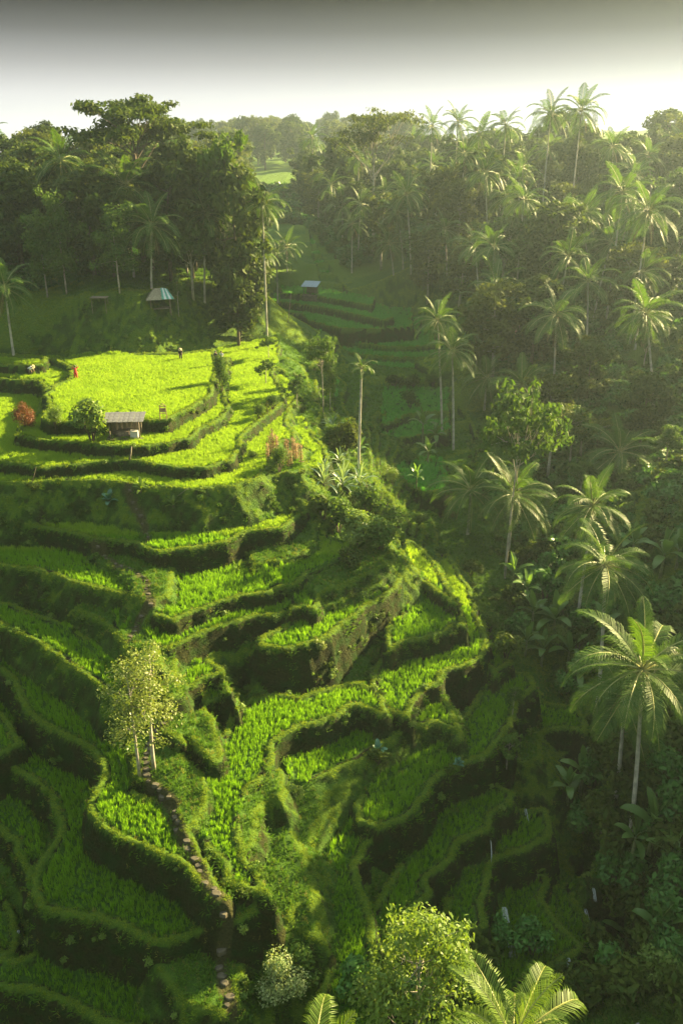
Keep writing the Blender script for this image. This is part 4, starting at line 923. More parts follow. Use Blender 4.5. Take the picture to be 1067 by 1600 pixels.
def place_label(adj, x, y, z):
    px, py = pxof(x, y, z)
    if px > 1067: where = 'beyond the right edge behind '
    lx, ly, nm = min(LM, key=lambda l: (l[0] - px) ** 2 + (l[1] - py) ** 2)
    dx, dy = px - lx, py - ly
    rel = ('right of ' if dx > 0 else 'left of ') if abs(dx) > abs(dy) else ('below ' if dy > 0 else 'above ')
    k = (adj, rel, nm); used_labels[k] = used_labels.get(k, 0) + 1
    return (ORD[min(used_labels[k] - 1, 25)] + adj + rel + nm)
vis = lambda x, y: (lambda p: -90 < p[0] < 1160)(pxof(x, y, -10))
D = ['dense0', 'dense1', 'dense2']; O = ['olive0', 'olive1']; Mi = ['mid0', 'mid1']
forest(poisson(85, -90, -14, 121, 190, 5.4, lambda x, y: vis(x, y) and x < -14 - (y - 121) * .06, 1), D * 3 + O * 2 + Mi + ['palm'] * 2, 'in the left forest', 1, (.62, .95), 'trees of the left forest')
forest(poisson(75, -60, 60, 222, 330, 7, lambda x, y: vis(x, y) and not (-.115 < x / y < -.045) and not (y < 250 and x / y > -.045 and x / y < 0), 2), D * 2 + O + ['palm'], 'in the bright haze at the head of the valley', 2, (.9, 1.3), 'hazy trees at the head of the valley')
forest(poisson(60, -110, 70, 430, 640, 9, lambda x, y: -.2 < x / y < .08, 8), D + O + ['palm'], 'far away', 8, (1.1, 1.5), 'faint trees at the far end of the gap')
forest(poisson(145, -6, 110, 122, 232, 6.2, lambda x, y: vis(x, y) and x > jb(y) + 3.5 , 3), D * 2 + O * 3 + Mi + ['palm'] * 10, 'on the misty right slope', 3, (.75, 1.1), 'trees of the right slope')
forest(poisson(26, 26, 70, 84, 122, 6.5, lambda x, y: vis(x, y) and x > 24, 4), Mi * 2 + O + ['dense1'], 'in the hollow on the right', 4, (.35, .6), 'trees in the right hollow')
forest(poisson(44, 32, 120, 25, 120, 7.5, lambda x, y: x > 30 + max(0, (y - 50)) * .42, 5), D * 2 + Mi, 'on the near right slope above the ravine', 5, (.7, 1.0), 'trees of the near right slope')
# ------------------------------------------------------------------ single plants on the spur
def gs(px, py): return ground(px, py)
big = {k: bush_mesh('shrub_foliage', 2.4, 2.2, M[k], 600 + i, .21 if k in ('leafglossy', 'leafdark') else .14, 800 if k in ('leafglossy', 'leafdark') else 1500, 9) for i, k in enumerate(['leafmid', 'leaflight', 'leafdark', 'leafolive', 'leafred', 'leafpink', 'leafwhite', 'leafpale', 'leafglossy'])}
fine = {k: bush_mesh('fine_foliage', 2.4, 2.2, M[k], 640 + i, .07, 3600, 12) for i, k in enumerate(['leaflight', 'leafwhite', 'leafred', 'leafmid', 'palmy'])}
SH = [ (145,692,'leaflight',(1.75,1.6,2.1),'broad fresh green bush left of the open hut','b'), (89,680,'palmy',(.8,.8,1.1),'small yellow green bush left of the broad one','f'),
 (43,672,'leafred',(.9,.9,1.35),'reddish brown cordyline bush on the lower plateau ring','f'), (347,612,'leafmid',(.95,.95,2.1),'tall narrow bush on the plateau corner beside the walkers','f'),
 (352,575,'palmy',(.5,.5,.6),'small bush behind the tall narrow one','f'),
 (437,738,'leafmid',(1.1,1.0,1.2),'dark green bush at the left foot of the pink seed heads','f'),
 (540,705,'leafolive',(1.7,1.4,1.9),'yellowish green bush left of the areca palm trunk','b'), (516,700,'leafmid',(1.0,1.0,1.3),'bush under the silver leaved plants','b'),
 (530,830,'leafmid',(1.7,1.7,1.5),'rounded bush on the flank below the strap leaved plants','b'), (560,850,'leaflight',(1.8,1.8,1.5),'lighter feathery bush right of the rounded bush','b'),
 (595,858,'leafmid',(1.8,1.5,1.4),'green bush rightmost on the flank below the strap leaved plants','b'), (505,812,'leafdark',(1.4,1.2,1.2),'dark bush at the left of the flank thicket','b'),
 (575,810,'leafmid',(1.6,1.5,1.5),'bush at the top of the flank thicket','b'), (618,830,'leafmid',(1.3,1.3,1.1),'low bush at the valley side of the flank thicket','b'), (545,885,'leafdark',(1.1,.9,.8),'low dark bush under the flank thicket','b'),
 (405,655,'leafmid',(.8,.8,.8),'ragged bush on the lit spur edge beside the conifer sprigs','f'), (426,640,'leafmid',(1.1,1.0,.8),'rounded shaded bush on the spur edge','f'), (395,720,'palmy',(.5,.5,.5),'yellow green tuft bush at the terrace bend','f'),
 (440,1560,'leafwhite',(1.15,1.15,1.25),'white speckled bush at the bottom of the lit slope','f'), (470,1530,'leafmid',(1.0,1.0,.9),'green bush right of the white speckled bush','b'),
 (500,1025,'leafpale',(.42,.42,.45),'pale leaved plant on the dark terrace wall of the middle spur','b'), (460,1250,'leaflight',(.5,.5,.5),'small leafy plant on the shaded bank right of the lit rice','b'),
 (590,1195,'leafdark',(.9,.6,.6),'blue green creeper clump on the bank between two terraces','b'), (640,640,'leafmid',(1.3,1.2,1.3),'hazy bush by the valley paddies','b'),
 (612,755,'leaflight',(.9,.9,1.1),'light bush at the foot of the areca slope','f'), (800,955,'leafdark',(1.3,1.3,1.2),'dark bush below the light green tree','b'),
 (615,606,'leafdark',(1.5,1,1),'dark hedge bush behind the valley paddy, left one','b'), (645,608,'leafdark',(1.5,1,1.1),'dark hedge bush behind the valley paddy, middle one','b'), (676,606,'leafmid',(1.4,1,1.2),'dark hedge bush behind the valley paddy, right one','b'),
 (655,820,'leafmid',(.8,.8,.7),'small bush on the ridge between the valley steps','b'), (700,812,'leafolive',(.8,.7,.7),'olive bush at the valley bottom right of the ridge','b'), (690,870,'leafmid',(.6,.6,.6),'tiny bush beside the valley bottom terrace','b'),
 (640,725,'leafmid',(.9,.9,.8),'bush on the far valley bank below the paddies','b'), (735,900,'leafdark',(1.0,1.0,.9),'dark bush where the valley terraces meet the trees','b'), (765,985,'leafmid',(.9,.9,.8),'bush on the ravine lip left of the bananas','b')]
for i, (px, py, k, s, lab, t) in enumerate(SH):
    src = fine if (t == 'f' and k in fine) else big
    shrub(gs(px, py), src[k], s, lab, 'shrubs on the terraces', rz=i * 1.7)
# dry pinkish plumes: every stalk of the stand
o = empty('seed_head_stand', Wd(gs(452, 722))); tag(o, 'stand of dry pinkish brown seed heads on the spur edge', 'tall weeds', None)
pm = MB(); pm.tube([(0, 0, -.3), (.03, 0, .9), (.05, .02, 1.6)], [.03, .022, .012], 4)
st_me = pm.mesh('seed_stalk', M['deadfrond']); L = []; rr = np.random.default_rng(3)
for z_ in np.linspace(.4, 1.9, 9): leafcards(L, (.03, 0, z_), (.2, .2, .12), 26, .07, rr)
Vv = np.concatenate(L); hd = mesh('seed_head', Vv, np.arange(len(Vv)).reshape(-1, 4), M['leafpink'])
g0 = gs(452, 722)
for k in range(20):
    dx, dy = rr.uniform(-2.2, 1.8), rr.uniform(-1.8, 2.6); s = link('stalk', st_me, o, (dx, dy, hgt(g0[0] + dx, g0[1] + dy) - g0[2]), None, rr.uniform(.8, 1.25)); link('seed_head', hd, s)
for i, (px, py, s, n_, lab) in enumerate([(506,760,1.35,16,'strap leaved plant at the left of the clump below the areca palm'), (535,765,1.5,16,'largest strap leaved plant of the clump below the areca palm'), (562,762,1.35,15,'strap leaved plant at the right of the clump below the areca palm'),
        (520,672,1.2,14,'silvery strap leaved plant at the spur edge left of the areca palm'), (530,725,1.0,12,'small strap leaved plant between the two strap leaved clumps'), (507,745,.9,12,'spiky plant behind the clump below the areca palm')]):
    rosette('strap_leaved_plant', gs(px, py), SL_, n_, s, lab, 'plant', 'strap leaved plants on the spur', i, None, .35)
for i, (px, py, s, lab) in enumerate([(172,790,1.1,'dark blue green leafy plant on the shaded wall under the plateau'), (590,1178,.9,'blue green taro like plant above the creeper'), (715,1195,.6,'tiny taro like plant at the rim of the shaded terrace')]):
    rosette('broad_leaved_plant', gs(px, py), DK, 12, s, lab, 'plant', None, i + 20, None, .2)
for i, (px, py, s, lab) in enumerate([(221,768,1.15,'yellow green young plant at the top of the steps'), (272,798,.95,'young spreading plant with narrow leaves on the brown slope'), (373,893,.95,'bright leafy plant on the dark wall below the pointed terrace'),
        (838,1372,.8,'small yellow green plant between the dark lower terraces'), (830,1150,.6,'spiky yellow green plant on the ravine edge')]):
    rosette('young_plant', gs(px, py), YL, 11, s, lab, 'plant', None, i + 30, None, .25)
BN = [(905,1240,1.15,'banana plant with bright torn leaves at the ravine edge'),(885,1255,.9,'smaller banana plant left of the bright one'),(800,925,1.1,'banana plant at the foot of the light green tree'),(820,945,.9,'banana plant just right of the one at the tree foot'),
 (830,985,1.1,'banana plant amid dark broad leaves above the ravine'),(862,1000,1.2,'banana plant with long dark leaves above the ravine'),(845,1040,1.0,'banana plant low over the ravine edge'),(885,1050,1.1,'banana plant beside the trunk of the leaning palm'),
 (820,1025,.9,'banana plant left of the low one over the ravine edge'),(1030,905,1.3,'large banana plant at the right edge below the hidden palms'),(1055,890,1.1,'banana plant cut by the right edge'),(900,1075,.9,'banana plant deep under the ravine palms'),
 (1010,1350,1.2,'banana plant behind the foot of the large coconut palm'),(985,1345,1.0,'banana plant left of the large palm foot'),(1040,1380,1.1,'banana plant at the lower right edge'),(970,1500,1.1,'banana plant in the lower right dark thicket'),
 (660,690,1.2,'hazy banana plant beside the valley paddies'),(680,700,1.0,'second hazy banana plant beside the valley paddies'),(668,725,.9,'lower banana plant beside the valley paddies'),(650,770,.8,'banana plant at the valley bottom'),
 (940,1010,1.1,'banana plant behind the bent palm trunk'),(985,880,1.1,'banana plant between the ravine palms'),(560,720,.7,'banana plant touching the areca trunk'),(1020,1490,1.1,'banana plant at the far lower right'),(930,1120,1.0,'banana plant under the fronds of the large palm')]
for i, (px, py, s, lab) in enumerate(BN):
    rosette('banana_plant', gs(px, py), BL, 8, s, lab, 'banana plant', 'banana plants of the ravine', i + 60, stem_b, 2.0)
LM2 = [(905,1215,'the bright banana plant'),(800,905,'the banana plant at the light green tree'),(862,980,'the long leaved banana plant'),(1030,880,'the large banana plant at the right edge'),(1003,1045,'the large coconut palm crown'),(984,1305,'the foot of the large coconut palm'),
 (945,882,'the tall ravine palm crown'),(962,1245,'the foot of the slim palm'),(650,1450,'the leafy tree at the bottom edge'),(790,1560,'the young palm at the bottom edge'),(970,1490,'the banana plant in the dark thicket'),(1040,1370,'the banana plant at the lower right edge'),(1020,1480,'the far lower right banana plant')]
def bush_label(adj, px, py):
    lx, ly, nm = min(LM2, key=lambda l: (l[0] - px) ** 2 + (l[1] - py) ** 2); dx, dy = px - lx, py - ly
    rel = ('right of ' if dx > 0 else 'left of ') if abs(dx) > abs(dy) else ('below ' if dy > 0 else 'above ')
    k = (adj, rel, nm); used_labels[k] = used_labels.get(k, 0) + 1
    return ORD[min(used_labels[k] - 1, 25)] + adj + rel + nm
JB = [(850,940,'leafglossy',1.5),(880,960,'leaflight',1.3),(905,985,'leafglossy',1.5),(870,1015,'leaflight',1.2),(930,1050,'leafglossy',1.3),(800,990,'leafglossy',1.1),(790,1030,'leafdark',1.2),(910,1300,'leafglossy',1.2),(950,1330,'leafdark',1.5),
 (1000,1400,'leafglossy',1.5),(1040,1440,'leafglossy',1.4),(1000,1470,'leafdark',1.5),(1030,1540,'leaflight',1.2),(985,1560,'leafdark',1.4),(930,1500,'leafdark',1.3),(830,1490,'leafglossy',1.1),(790,1475,'leafglossy',1.0),(740,1510,'leafdark',1.2),(890,1580,'leafdark',1.4),(1050,1330,'leafdark',1.4),
 (960,1240,'leafdark',1.5),(1020,1250,'leafdark',1.5),(1055,1180,'leafdark',1.4),(930,1190,'leafdark',1.1),(560,1560,'leafglossy',1.0),(700,1570,'leafdark',1.4),(620,1580,'leafglossy',1.2),(860,905,'leafglossy',1.3),(840,880,'leafdark',1.3),(905,930,'leafglossy',1.4),(985,950,'leafdark',1.5),(1030,960,'leafglossy',1.5),(1045,1010,'leafdark',1.5),(900,1020,'leafdark',1.2),(885,1085,'leafglossy',1.1),(960,1020,'leafdark',1.4),
 (930,1230,'leafglossy',1.2),(975,1200,'leafdark',1.4),(1010,1130,'leafdark',1.4),(960,1160,'leafglossy',1.3),(1040,1220,'leafglossy',1.4),(990,1290,'leafdark',1.3),(1060,1290,'leafglossy',1.4),(935,1290,'leafdark',1.2),(1010,1310,'leafglossy',1.2),
 (960,1390,'leafglossy',1.3),(985,1430,'leafdark',1.3),(950,1450,'leafdark',1.2),(1060,1400,'leafglossy',1.3),(1045,1500,'leafglossy',1.3),(1010,1510,'leafdark',1.3),(960,1540,'leafglossy',1.2),(925,1560,'leafdark',1.2),(1055,1580,'leafdark',1.4)]
for i, (px, py, k, s) in enumerate(JB):
    where = 'above the ravine' if py < 1100 else ('in the lower right thicket' if px > 850 else 'at the bottom edge')
    adj = {'leafglossy': 'glossy green bush ', 'leafmid': 'mid green broad leaved bush ', 'leaflight': 'light green broad leaved bush ', 'leafdark': 'dark bush '}[k]
    shrub(gs(px, py), big[k], s, bush_label(adj, px, py), 'bushes ' + where, 'shrub', rz=i * 2.1)
# conifer-like sprigs
for (px, py, lab) in ((418,648,'little brown conifer sprig on the spur edge'), (410,652,'second little conifer sprig left of it')):
    mb = MB(); mb.tube([(0, 0, -.3), (0, 0, 1.5)], [.05, .015], 5); L = []
    for z_ in np.linspace(.3, 1.5, 9): leafcards(L, (0, 0, z_), (.35 * (1.7 - z_), .35 * (1.7 - z_), .05), 34, .07, rr)
    Vv = np.concatenate(L); o = empty('conifer_sprig', Wd(gs(px, py))); tag(o, lab, 'young tree'); link('trunk', mb.mesh('sprig_trunk', M['darkbark']), o); link('crown', mesh('sprig_crown', Vv, np.arange(len(Vv)).reshape(-1, 4), M['leafolive']), o)

# ------------------------------------------------------------------ huts
def hut(name, p, w, d, h, roofm, label, cat='hut', rz=0, sheets=8, pitch=.28, walls=None, platform=.35, backwall=True):
    o = empty(name, Wd(p), rz); tag(o, label, cat)
    mb = MB(); mb.box((0, 0, platform / 2 - .4), (w + .3, d + .3, platform + .8)); link('platform', mb.mesh('hut_platform', M['stone']), o)
    pm = MB(); pm.tube([(0, 0, 0), (.02, 0, h)], [.075, .06], 7); pme = pm.mesh('hut_post', M['wood'], True)
    for i in (-1, 1):
        for j in (-1, 1): link('post', pme, o, (i * w * .44, j * d * .42, platform), None, (1, 1, 1 + (.16 if j > 0 else 0)))
    if backwall:
        bm_ = MB(); bm_.box((0, 0, h * .45), (.22, .035, h * .9)); bme = bm_.mesh('wall_board', M['wood'])
        n = int(w * .88 / .24)
        for k in range(n): link('wall_board', bme, o, (-w * .44 + .12 + k * .24 + .02, d * .42 + .1 + (.012 if k % 2 else 0), platform))
    sw = (w + .7) / sheets
    bm_ = MB(); bm_.box((0, 0, 0), (sw - .015, (d + .5) / math.cos(pitch), .035)); bme = bm_.mesh('roof_sheet', roofm)
    for k in range(sheets):
        link('roof_sheet', bme, o, (-(w + .7) / 2 + sw * (k + .5), 0, platform + h * 1.12 + .012 * (k % 3)), (pitch, 0, 0))
    bm_ = MB(); bm_.box((0, -d * .42, platform + h * .97), (w * .95, .09, .09)); bm_.box((0, d * .42, platform + h * 1.13), (w * .95, .09, .09)); link('roof_beam', bm_.mesh('roof_beam', M['wood']), o)
    return o
g_ = gs(197, 688); hp = np.array([g_[0], g_[1] + .3, g_[2] - .1])
hut('open_hut', hp, 3.2, 1.5, 1.75, M['greyboard'], 'open wooden hut with a grey boarded roof on the edge below the plateau', rz=.06, pitch=.2)
for (dx, dy, dz, s, mt, lab) in ((.9, -.2, .36, (.75, .5, .6), 'wallwash', 'pale box standing inside the open hut'), (-.3, .3, .36, (1.2, .7, .45), 'wood', 'low dark bench inside the open hut')):
    mb = MB(); mb.box((0, 0, s[2] / 2), s); mb.box((0, 0, s[2] + .025), (s[0] + .06, s[1] + .06, .05))
    o = link('box' if 'box' in lab else 'bench', mb.mesh('hut_box', M[mt]), None, Wd(hp + np.array([dx, dy, dz]))); tag(o, lab, 'box' if 'box' in lab else 'bench')
# hipped thatched hut with a tarpaulin
g_ = gs(252, 487); o = empty('thatched_hut', Wd(g_), .25); tag(o, 'small thatched hut with a turquoise and white tarpaulin over its roof', 'hut')
pm = MB(); pm.tube([(0, 0, -.5), (0, 0, 1.9)], [.07, .06], 6); pme = pm.mesh('thatched_hut_post', M['wood'])
for i in (-1, 1):
    for j in (-1, 1): link('post', pme, o, (i * 1.3, j * 1.0, 0))
mb = MB(); V_ = [(-1.9, -1.5, 1.75), (1.9, -1.5, 1.75), (1.9, 1.5, 1.75), (-1.9, 1.5, 1.75), (-.7, 0, 3.1), (.7, 0, 3.1)]
mb.add(V_, [(0, 1, 5, 4), (1, 2, 5), (2, 3, 4, 5), (3, 0, 4), (3, 2, 1, 0)]); rf = link('roof', mb.mesh('thatched_roof', M['thatch']), o)
for k, mt in enumerate(['tarpgreen', 'tarpwhite', 'tarpgreen', 'tarpwhite', 'tarpgreen']):
    x0 = .15 + k * .32; mb = MB(); t0 = max(0, (x0 - .7) / 1.2)
    mb.add([(x0 * .55 + .1, -.1, 3.1 - t0 * .2), (x0 * .55 + .28, -.1, 3.1 - t0 * .25), (x0 + .36, -1.53, 1.80), (x0 + .04, -1.53, 1.80)] + [(x0 * .55 + .1, -.1, 3.13 - t0 * .2), (x0 * .55 + .28, -.1, 3.13 - t0 * .25), (x0 + .36, -1.56, 1.84), (x0 + .04, -1.56, 1.84)], [(0, 1, 2, 3), (4, 7, 6, 5), (0, 4, 5, 1), (1, 5, 6, 2), (2, 6, 7, 3), (3, 7, 4, 0)])
    link('tarpaulin_strip', mb.mesh('tarpaulin_strip', M[mt]), rf)
mb = MB(); mb.box((0, 0, .45), (2.3, 1.7, .08)); link('sleeping_platform', mb.mesh('sleeping_platform', M['wood']), o)
# rack of poles left of it
g_ = gs(158, 487); o = empty('pole_platform', Wd(g_)); tag(o, 'raised platform of poles left of the thatched hut', 'platform')
pm = MB(); pm.tube([(0, 0, -.4), (0, 0, 1.7)], [.05, .04], 5); pme = pm.mesh('platform_pole', M['wood'])
for i in (-1, 1):
    for j in (-1, 1): link('pole', pme, o, (i * .9, j * .6, 0))
pm = MB(); pm.box((0, 0, 1.6), (.16, 1.5, .05)); pme = pm.mesh('platform_board', M['wood'])
for k in range(11): link('board', pme, o, (-1.0 + k * .2, 0, .01 * (k % 2)))
hut('valley_hut', gs(486, 466), 2.7, 2.2, 1.9, M['blueroof'], 'tiny hut with a pale blue roof at the head of the valley paddies', sheets=5, rz=-.3)
g_ = gs(812, 545)
hut('red_roofed_hut', (g_[0], g_[1], g_[2]), 3.6, 3, 2.2, M['redroof'], 'hut with a reddish roof half hidden in the misty trees on the right', rz=.3, sheets=7)
g_ = gs(985, 1668); hut('ravine_hut', (g_[0], g_[1], g_[2]), 1.8, 1.4, 1.1, M['greyboard'], 'grey sheet roof of a hut at the bottom right edge', rz=.5, sheets=5, pitch=.2, platform=.2)
# carved sign frame on the plateau rim
g_ = gs(256, 656); o = empty('wooden_sign', Wd(g_), .1); tag(o, 'small carved wooden sign frame on the plateau rim right of the hut', 'sign')
mb = MB()
for i in (-1, 1): mb.tube([(i * .3, 0, -.2), (i * .32, 0, .7), (i * .26, 0, 1.45)], [.05, .045, .04], 6)
link('post', mb.mesh('sign_posts', M['signwood']), o)
mb = MB(); mb.box((0, 0, .95), (.52, .05, .42)); mb.box((0, 0, 1.35), (.7, .08, .08)); mb.box((0, 0, .62), (.6, .07, .06)); mb.tube([(-.3, 0, 1.42), (0, 0, 1.6), (.3, 0, 1.42)], [.03, .05, .03], 5)
link('board', mb.mesh('sign_board', M['signwood']), o)
# leaning poles
def pole(name, a, b, r, label):
    a = Wd(a); b = Wd(b); mb = MB(); d = b - a; mb.tube([(0, 0, 0), d * .5 + Vector((.03, 0, .02)), d], [r, r * .8, r * .5], 5)
    o = link(name, mb.mesh(name, M['wood'], True), None, a); tag(o, label, 'pole')
q = gs(50, 757); pole('leaning_pole', q, at_y(57, 730, q[1] - .4), .03, 'thin stick leaning on the wall at the left')
q = gs(278, 782); pole('leaning_pole', q, at_y(295, 762, q[1] - .2), .03, 'thin stick propped on the brown slope below the plateau')
q = gs(203, 720); pole('forked_post', q, at_y(206, 698, q[1]), .09, 'short pale forked post in front of the open hut')
q = gs(450, 505); pole('leaning_pole', q, at_y(455, 455, q[1]), .06, 'thin leaning pole beside the valley paddies')

# ------------------------------------------------------------------ stepped path
def path(pts, label, size=.42, gap=.62):
    P = [gs(*p) for p in pts]; o = empty('stepped_path', Wd(P[0])); tag(o, label, 'path')
    D_ = [0.]
    for a, b in zip(P, P[1:]): D_.append(D_[-1] + float(np.linalg.norm(b[:2] - a[:2])))
    n = max(3, int(D_[-1] / gap)); r = random.Random(len(pts))
    for k in range(n):
        if r.random() < .16: continue
        s = D_[-1] * (k + .5) / n; j = max(i for i in range(len(D_)) if D_[i] <= s); j = min(j, len(P) - 2); f = (s - D_[j]) / max(1e-6, D_[j + 1] - D_[j])
        x, y = P[j][0] * (1 - f) + P[j + 1][0] * f + r.uniform(-.14, .14), P[j][1] * (1 - f) + P[j + 1][1] * f
        z = max(hgt(x, y), .3 * (hgt(x, y + .2) + hgt(x, y) + hgt(x - .2, y)) + .1 * hgt(x, y)) + .03
        st_ = link('stone_step', STONES[r.randrange(4)], o, Wd((x, y, z)) - o.location, (r.uniform(-.06, .06), r.uniform(-.06, .06), r.uniform(-.4, .4)), size / .6 * r.uniform(.6, 1.15))
STONES = []
for s in range(4):
    r = random.Random(s + 70); n = 7; ang = [(k + r.uniform(-.25, .25)) * 2 * math.pi / n for k in range(n)]; rad = [r.uniform(.8, 1.1) for _ in range(n)]
    V_ = [(.36 * rad[k] * math.cos(a), .25 * rad[k] * math.sin(a), zz) for zz, sh in ((-.25, 1), (.06, 1)) for k, a in enumerate(ang)] + [(.30 * rad[k] * math.cos(a), .20 * rad[k] * math.sin(a), .10) for k, a in enumerate(ang)]
    F_ = [(k, (k + 1) % n, n + (k + 1) % n, n + k) for k in range(n)] + [(n + k, n + (k + 1) % n, 2 * n + (k + 1) % n, 2 * n + k) for k in range(n)] + [tuple(range(2 * n, 3 * n))]
    STONES.append(mesh('path_stone', V_, F_, M['stone']))
for P_, l_, s_, g_ in PATHS: path(P_, l_, s_, g_)

# ------------------------------------------------------------------ falling water between the terraces
def fall(px, y0, y1, w, label, n=5, sd_=0):
    a = gs(px, y0); b = gs(px - 1, y1); r = random.Random(sd_); mb = MB()
    a[2] += .12; dz = max(a[2] - b[2], .5); b = np.array([b[0], min(b[1], a[1] - .5), a[2] - dz])
    for k in range(n):
        dx = .6 * w * (k / max(1, n - 1) - .5) + r.uniform(-.04, .04); ln = r.uniform(.55, 1); x0 = dx * .6
        pts = [(x0, 0, 0), (x0 + dx * .2, -.18, -.05)] + [(x0 + dx * .4 * t, (b[1] - a[1] - .25) * t ** .5, -dz * ln * t) for t in (.3, .6, .8, 1)]
        mb.tube(pts, [.014, .022, .018, .026, .018, .008], 5)
    o = link('waterfall', mb.mesh('waterfall', M['fall'], True), None, Wd(a)); tag(o, label, 'waterfall', 'little falls between the dark terraces')
for i, (px, y0, y1, w_, n_, lab) in enumerate([(786,1422,1492,.8,16,'largest white waterfall above the young palm at the bottom'), (820,1268,1284,.25,3,'short white trickle beside the second sapling'), (765,1324,1347,.12,2,'thin thread of water between two lower terraces'),
        (886,1503,1526,.5,5,'white cascade lowest in the ravine'), (913,1424,1442,.3,4,'small cascade upper right in the ravine'), (925,1394,1404,.3,3,'highest trickle in the ravine'), (30,1456,1482,.35,4,'faint waterfall in the dark lower left corner')]):
    fall(px, y0, y1, w_, lab, n_, i)

# ------------------------------------------------------------------ people
def person(p, rz, J, cloth, label, hat=None, legs='darkcloth', s=1.0):
    """J: joints by name in metres above the feet; one skinned body, clothes as its own pieces"""
    o = empty('person', Wd(p), rz); o.scale = (s, s, s); tag(o, label, 'person')
    names = list(J); V_ = [J[k][0] for k in names]; ix = {k: i for i, k in enumerate(names)}
    E = [('pelvis', 'chest'), ('chest', 'neck'), ('neck', 'head'), ('head', 'crown')]
    for sd_ in 'lr': E += [('pelvis', 'hip' + sd_), ('hip' + sd_, 'knee' + sd_), ('knee' + sd_, 'foot' + sd_), ('foot' + sd_, 'toe' + sd_), ('chest', 'sh' + sd_), ('sh' + sd_, 'el' + sd_), ('el' + sd_, 'hand' + sd_), ('hand' + sd_, 'fing' + sd_)]
    me = bpy.data.meshes.new('person_body'); me.from_pydata(V_, [(ix[a], ix[b]) for a, b in E], []); me.materials.append(M['skin'])
    b_ = link('body', me, o); b_.modifiers.new('skin', 'SKIN')
    for i, k in enumerate(names):
        v = me.skin_vertices[0].data[i]; v.radius = (J[k][1],) * 2; v.use_root = k == 'pelvis'
    ss = b_.modifiers.new('sub', 'SUBSURF'); ss.levels = 1; ss.render_levels = 1
    def g(k): return Vector(J[k][0])
    mb = MB(); mb.tube([g('pelvis') - (g('chest') - g('pelvis')).normalized() * .12, g('pelvis'), (g('pelvis') + g('chest')) / 2, g('chest'), g('neck') * .8 + g('chest') * .2], [.17, .165, .16, .19, .08], 10)
    for sd_ in 'lr': mb.tube([g('sh' + sd_), g('el' + sd_)], [.085, .065], 8)
    link('shirt', mb.mesh('shirt', M[cloth], True), o)
    mb = MB()
    for sd_ in 'lr': mb.tube([g('hip' + sd_) + Vector((0, 0, .06)), g('knee' + sd_), g('knee' + sd_) * .2 + g('foot' + sd_) * .8], [.12, .09, .075], 8)
    link('trousers', mb.mesh('trousers', M[legs], True), o)
    h = g('head'); c = g('crown'); u = (c - h).normalized(); mb = MB()
    if hat: mb.tube([h + u * .05, h + u * .06, h + u * .17, h + u * .2], [.24, .23, .06, .01], 12); link('hat', mb.mesh('hat', M[hat], True), o)
    else: mb.tube([h + u * .0 + Vector((0, .03, 0)), h + u * .06 + Vector((0, .02, 0)), h + u * .13, h + u * .155], [.118, .118, .07, .01], 10); link('hair', mb.mesh('hair', M['hair'], True), o)
    return o
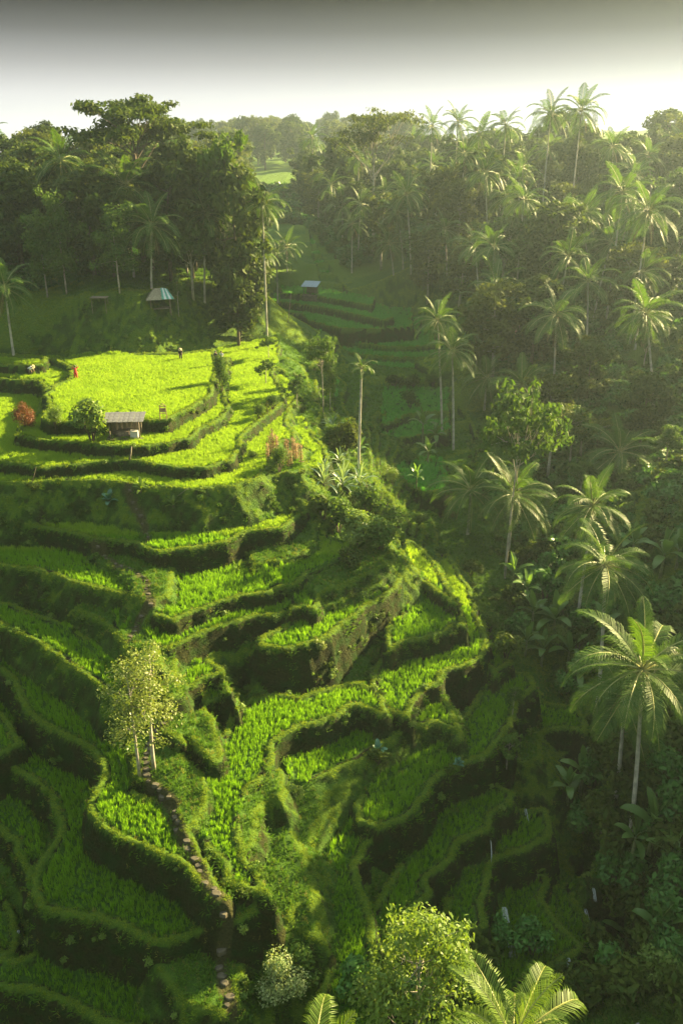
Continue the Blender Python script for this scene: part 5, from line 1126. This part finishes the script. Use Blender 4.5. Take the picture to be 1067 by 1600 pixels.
def stand(armup=False, stoop=0.0, stride=.1):
    f = lambda y, z: (0, -math.sin(stoop) * (z - .9) + y, .9 + math.cos(stoop) * (z - .9)) if z > .9 else (0, y, z)
    def q(x, y, z, r): a = f(y, z); return ((x, a[1], a[2]), r)
    J = {'pelvis': q(0, 0, .92, .14), 'chest': q(0, 0, 1.32, .15), 'neck': q(0, -.01, 1.48, .055), 'head': q(0, -.02, 1.6, .1), 'crown': q(0, -.02, 1.72, .08)}
    for s_, k in ((-1, 'l'), (1, 'r')):
        st_ = stride * s_
        J.update({'hip' + k: q(.1 * s_, 0, .88, .10), 'knee' + k: ((.11 * s_, -.03 - st_ * .5, .48), .065), 'foot' + k: ((.12 * s_, .02 - st_, .06), .05), 'toe' + k: ((.13 * s_, -.12 - st_, .03), .035), 'sh' + k: q(.19 * s_, 0, 1.38, .06)})
        if armup: J.update({'el' + k: q(.34 * s_, -.05, 1.5, .042), 'hand' + k: q(.22 * s_, -.1, 1.72, .035), 'fing' + k: q(.2 * s_, -.12, 1.8, .02)})
        elif stoop > .5:
            sh = q(.19 * s_, 0, 1.38, .06)[0]; J.update({'el' + k: ((.24 * s_, sh[1], sh[2] - .28), .042), 'hand' + k: ((.2 * s_, sh[1] - .1, sh[2] - .5), .035), 'fing' + k: ((.19 * s_, sh[1] - .12, sh[2] - .58), .02)})
        else: J.update({'el' + k: q(.25 * s_, .02, 1.1, .042), 'hand' + k: q(.24 * s_, -.06, .86 if False else .92, .035), 'fing' + k: ((.24 * s_, -.09, .82), .02)})
    return J
person(gs(120, 594), .5, stand(True), 'redcloth', 'person in red with raised arms on the far plateau path', None, 'redcloth')
person(gs(48, 588), 1.2, stand(False, 1.1), 'whitecloth', 'person in a white top stooping in the far left paddy', 'strawhat')
person(gs(338, 570), 2.6, stand(), 'darkcloth', 'walker in dark clothes at the plateau corner', None, 'darkcloth')
person(gs(347, 569), 2.8, stand(False, 0, .16), 'whitecloth', 'walker in a white shirt beside the dark clothed one', None, 'darkcloth')
person(gs(283, 563), .2, stand(False, .7), 'darkcloth', 'person in dark clothes bending at the back edge of the plateau field', 'strawhat')

# ------------------------------------------------------------------ air
mb = MB(); zt = CAMZ + 22; zb = float(H.min()) + CAMZ - 3
mb.box((0, 200, (zt + zb) / 2), (1300, 1100, zt - zb))
m = bpy.data.materials.new('haze'); m.use_nodes = True; n = m.node_tree; n.nodes.clear()
o_ = n.nodes.new('ShaderNodeOutputMaterial'); v = n.nodes.new('ShaderNodeVolumePrincipled'); v.inputs['Density'].default_value = HAZE; v.inputs['Color'].default_value = (.70, .90, 1, 1); v.inputs['Anisotropy'].default_value = .62
n.links.new(v.outputs[0], o_.inputs['Volume'])
tag(link('haze', mb.mesh('haze', m)), 'pale morning mist filling the valley', kind='stuff')
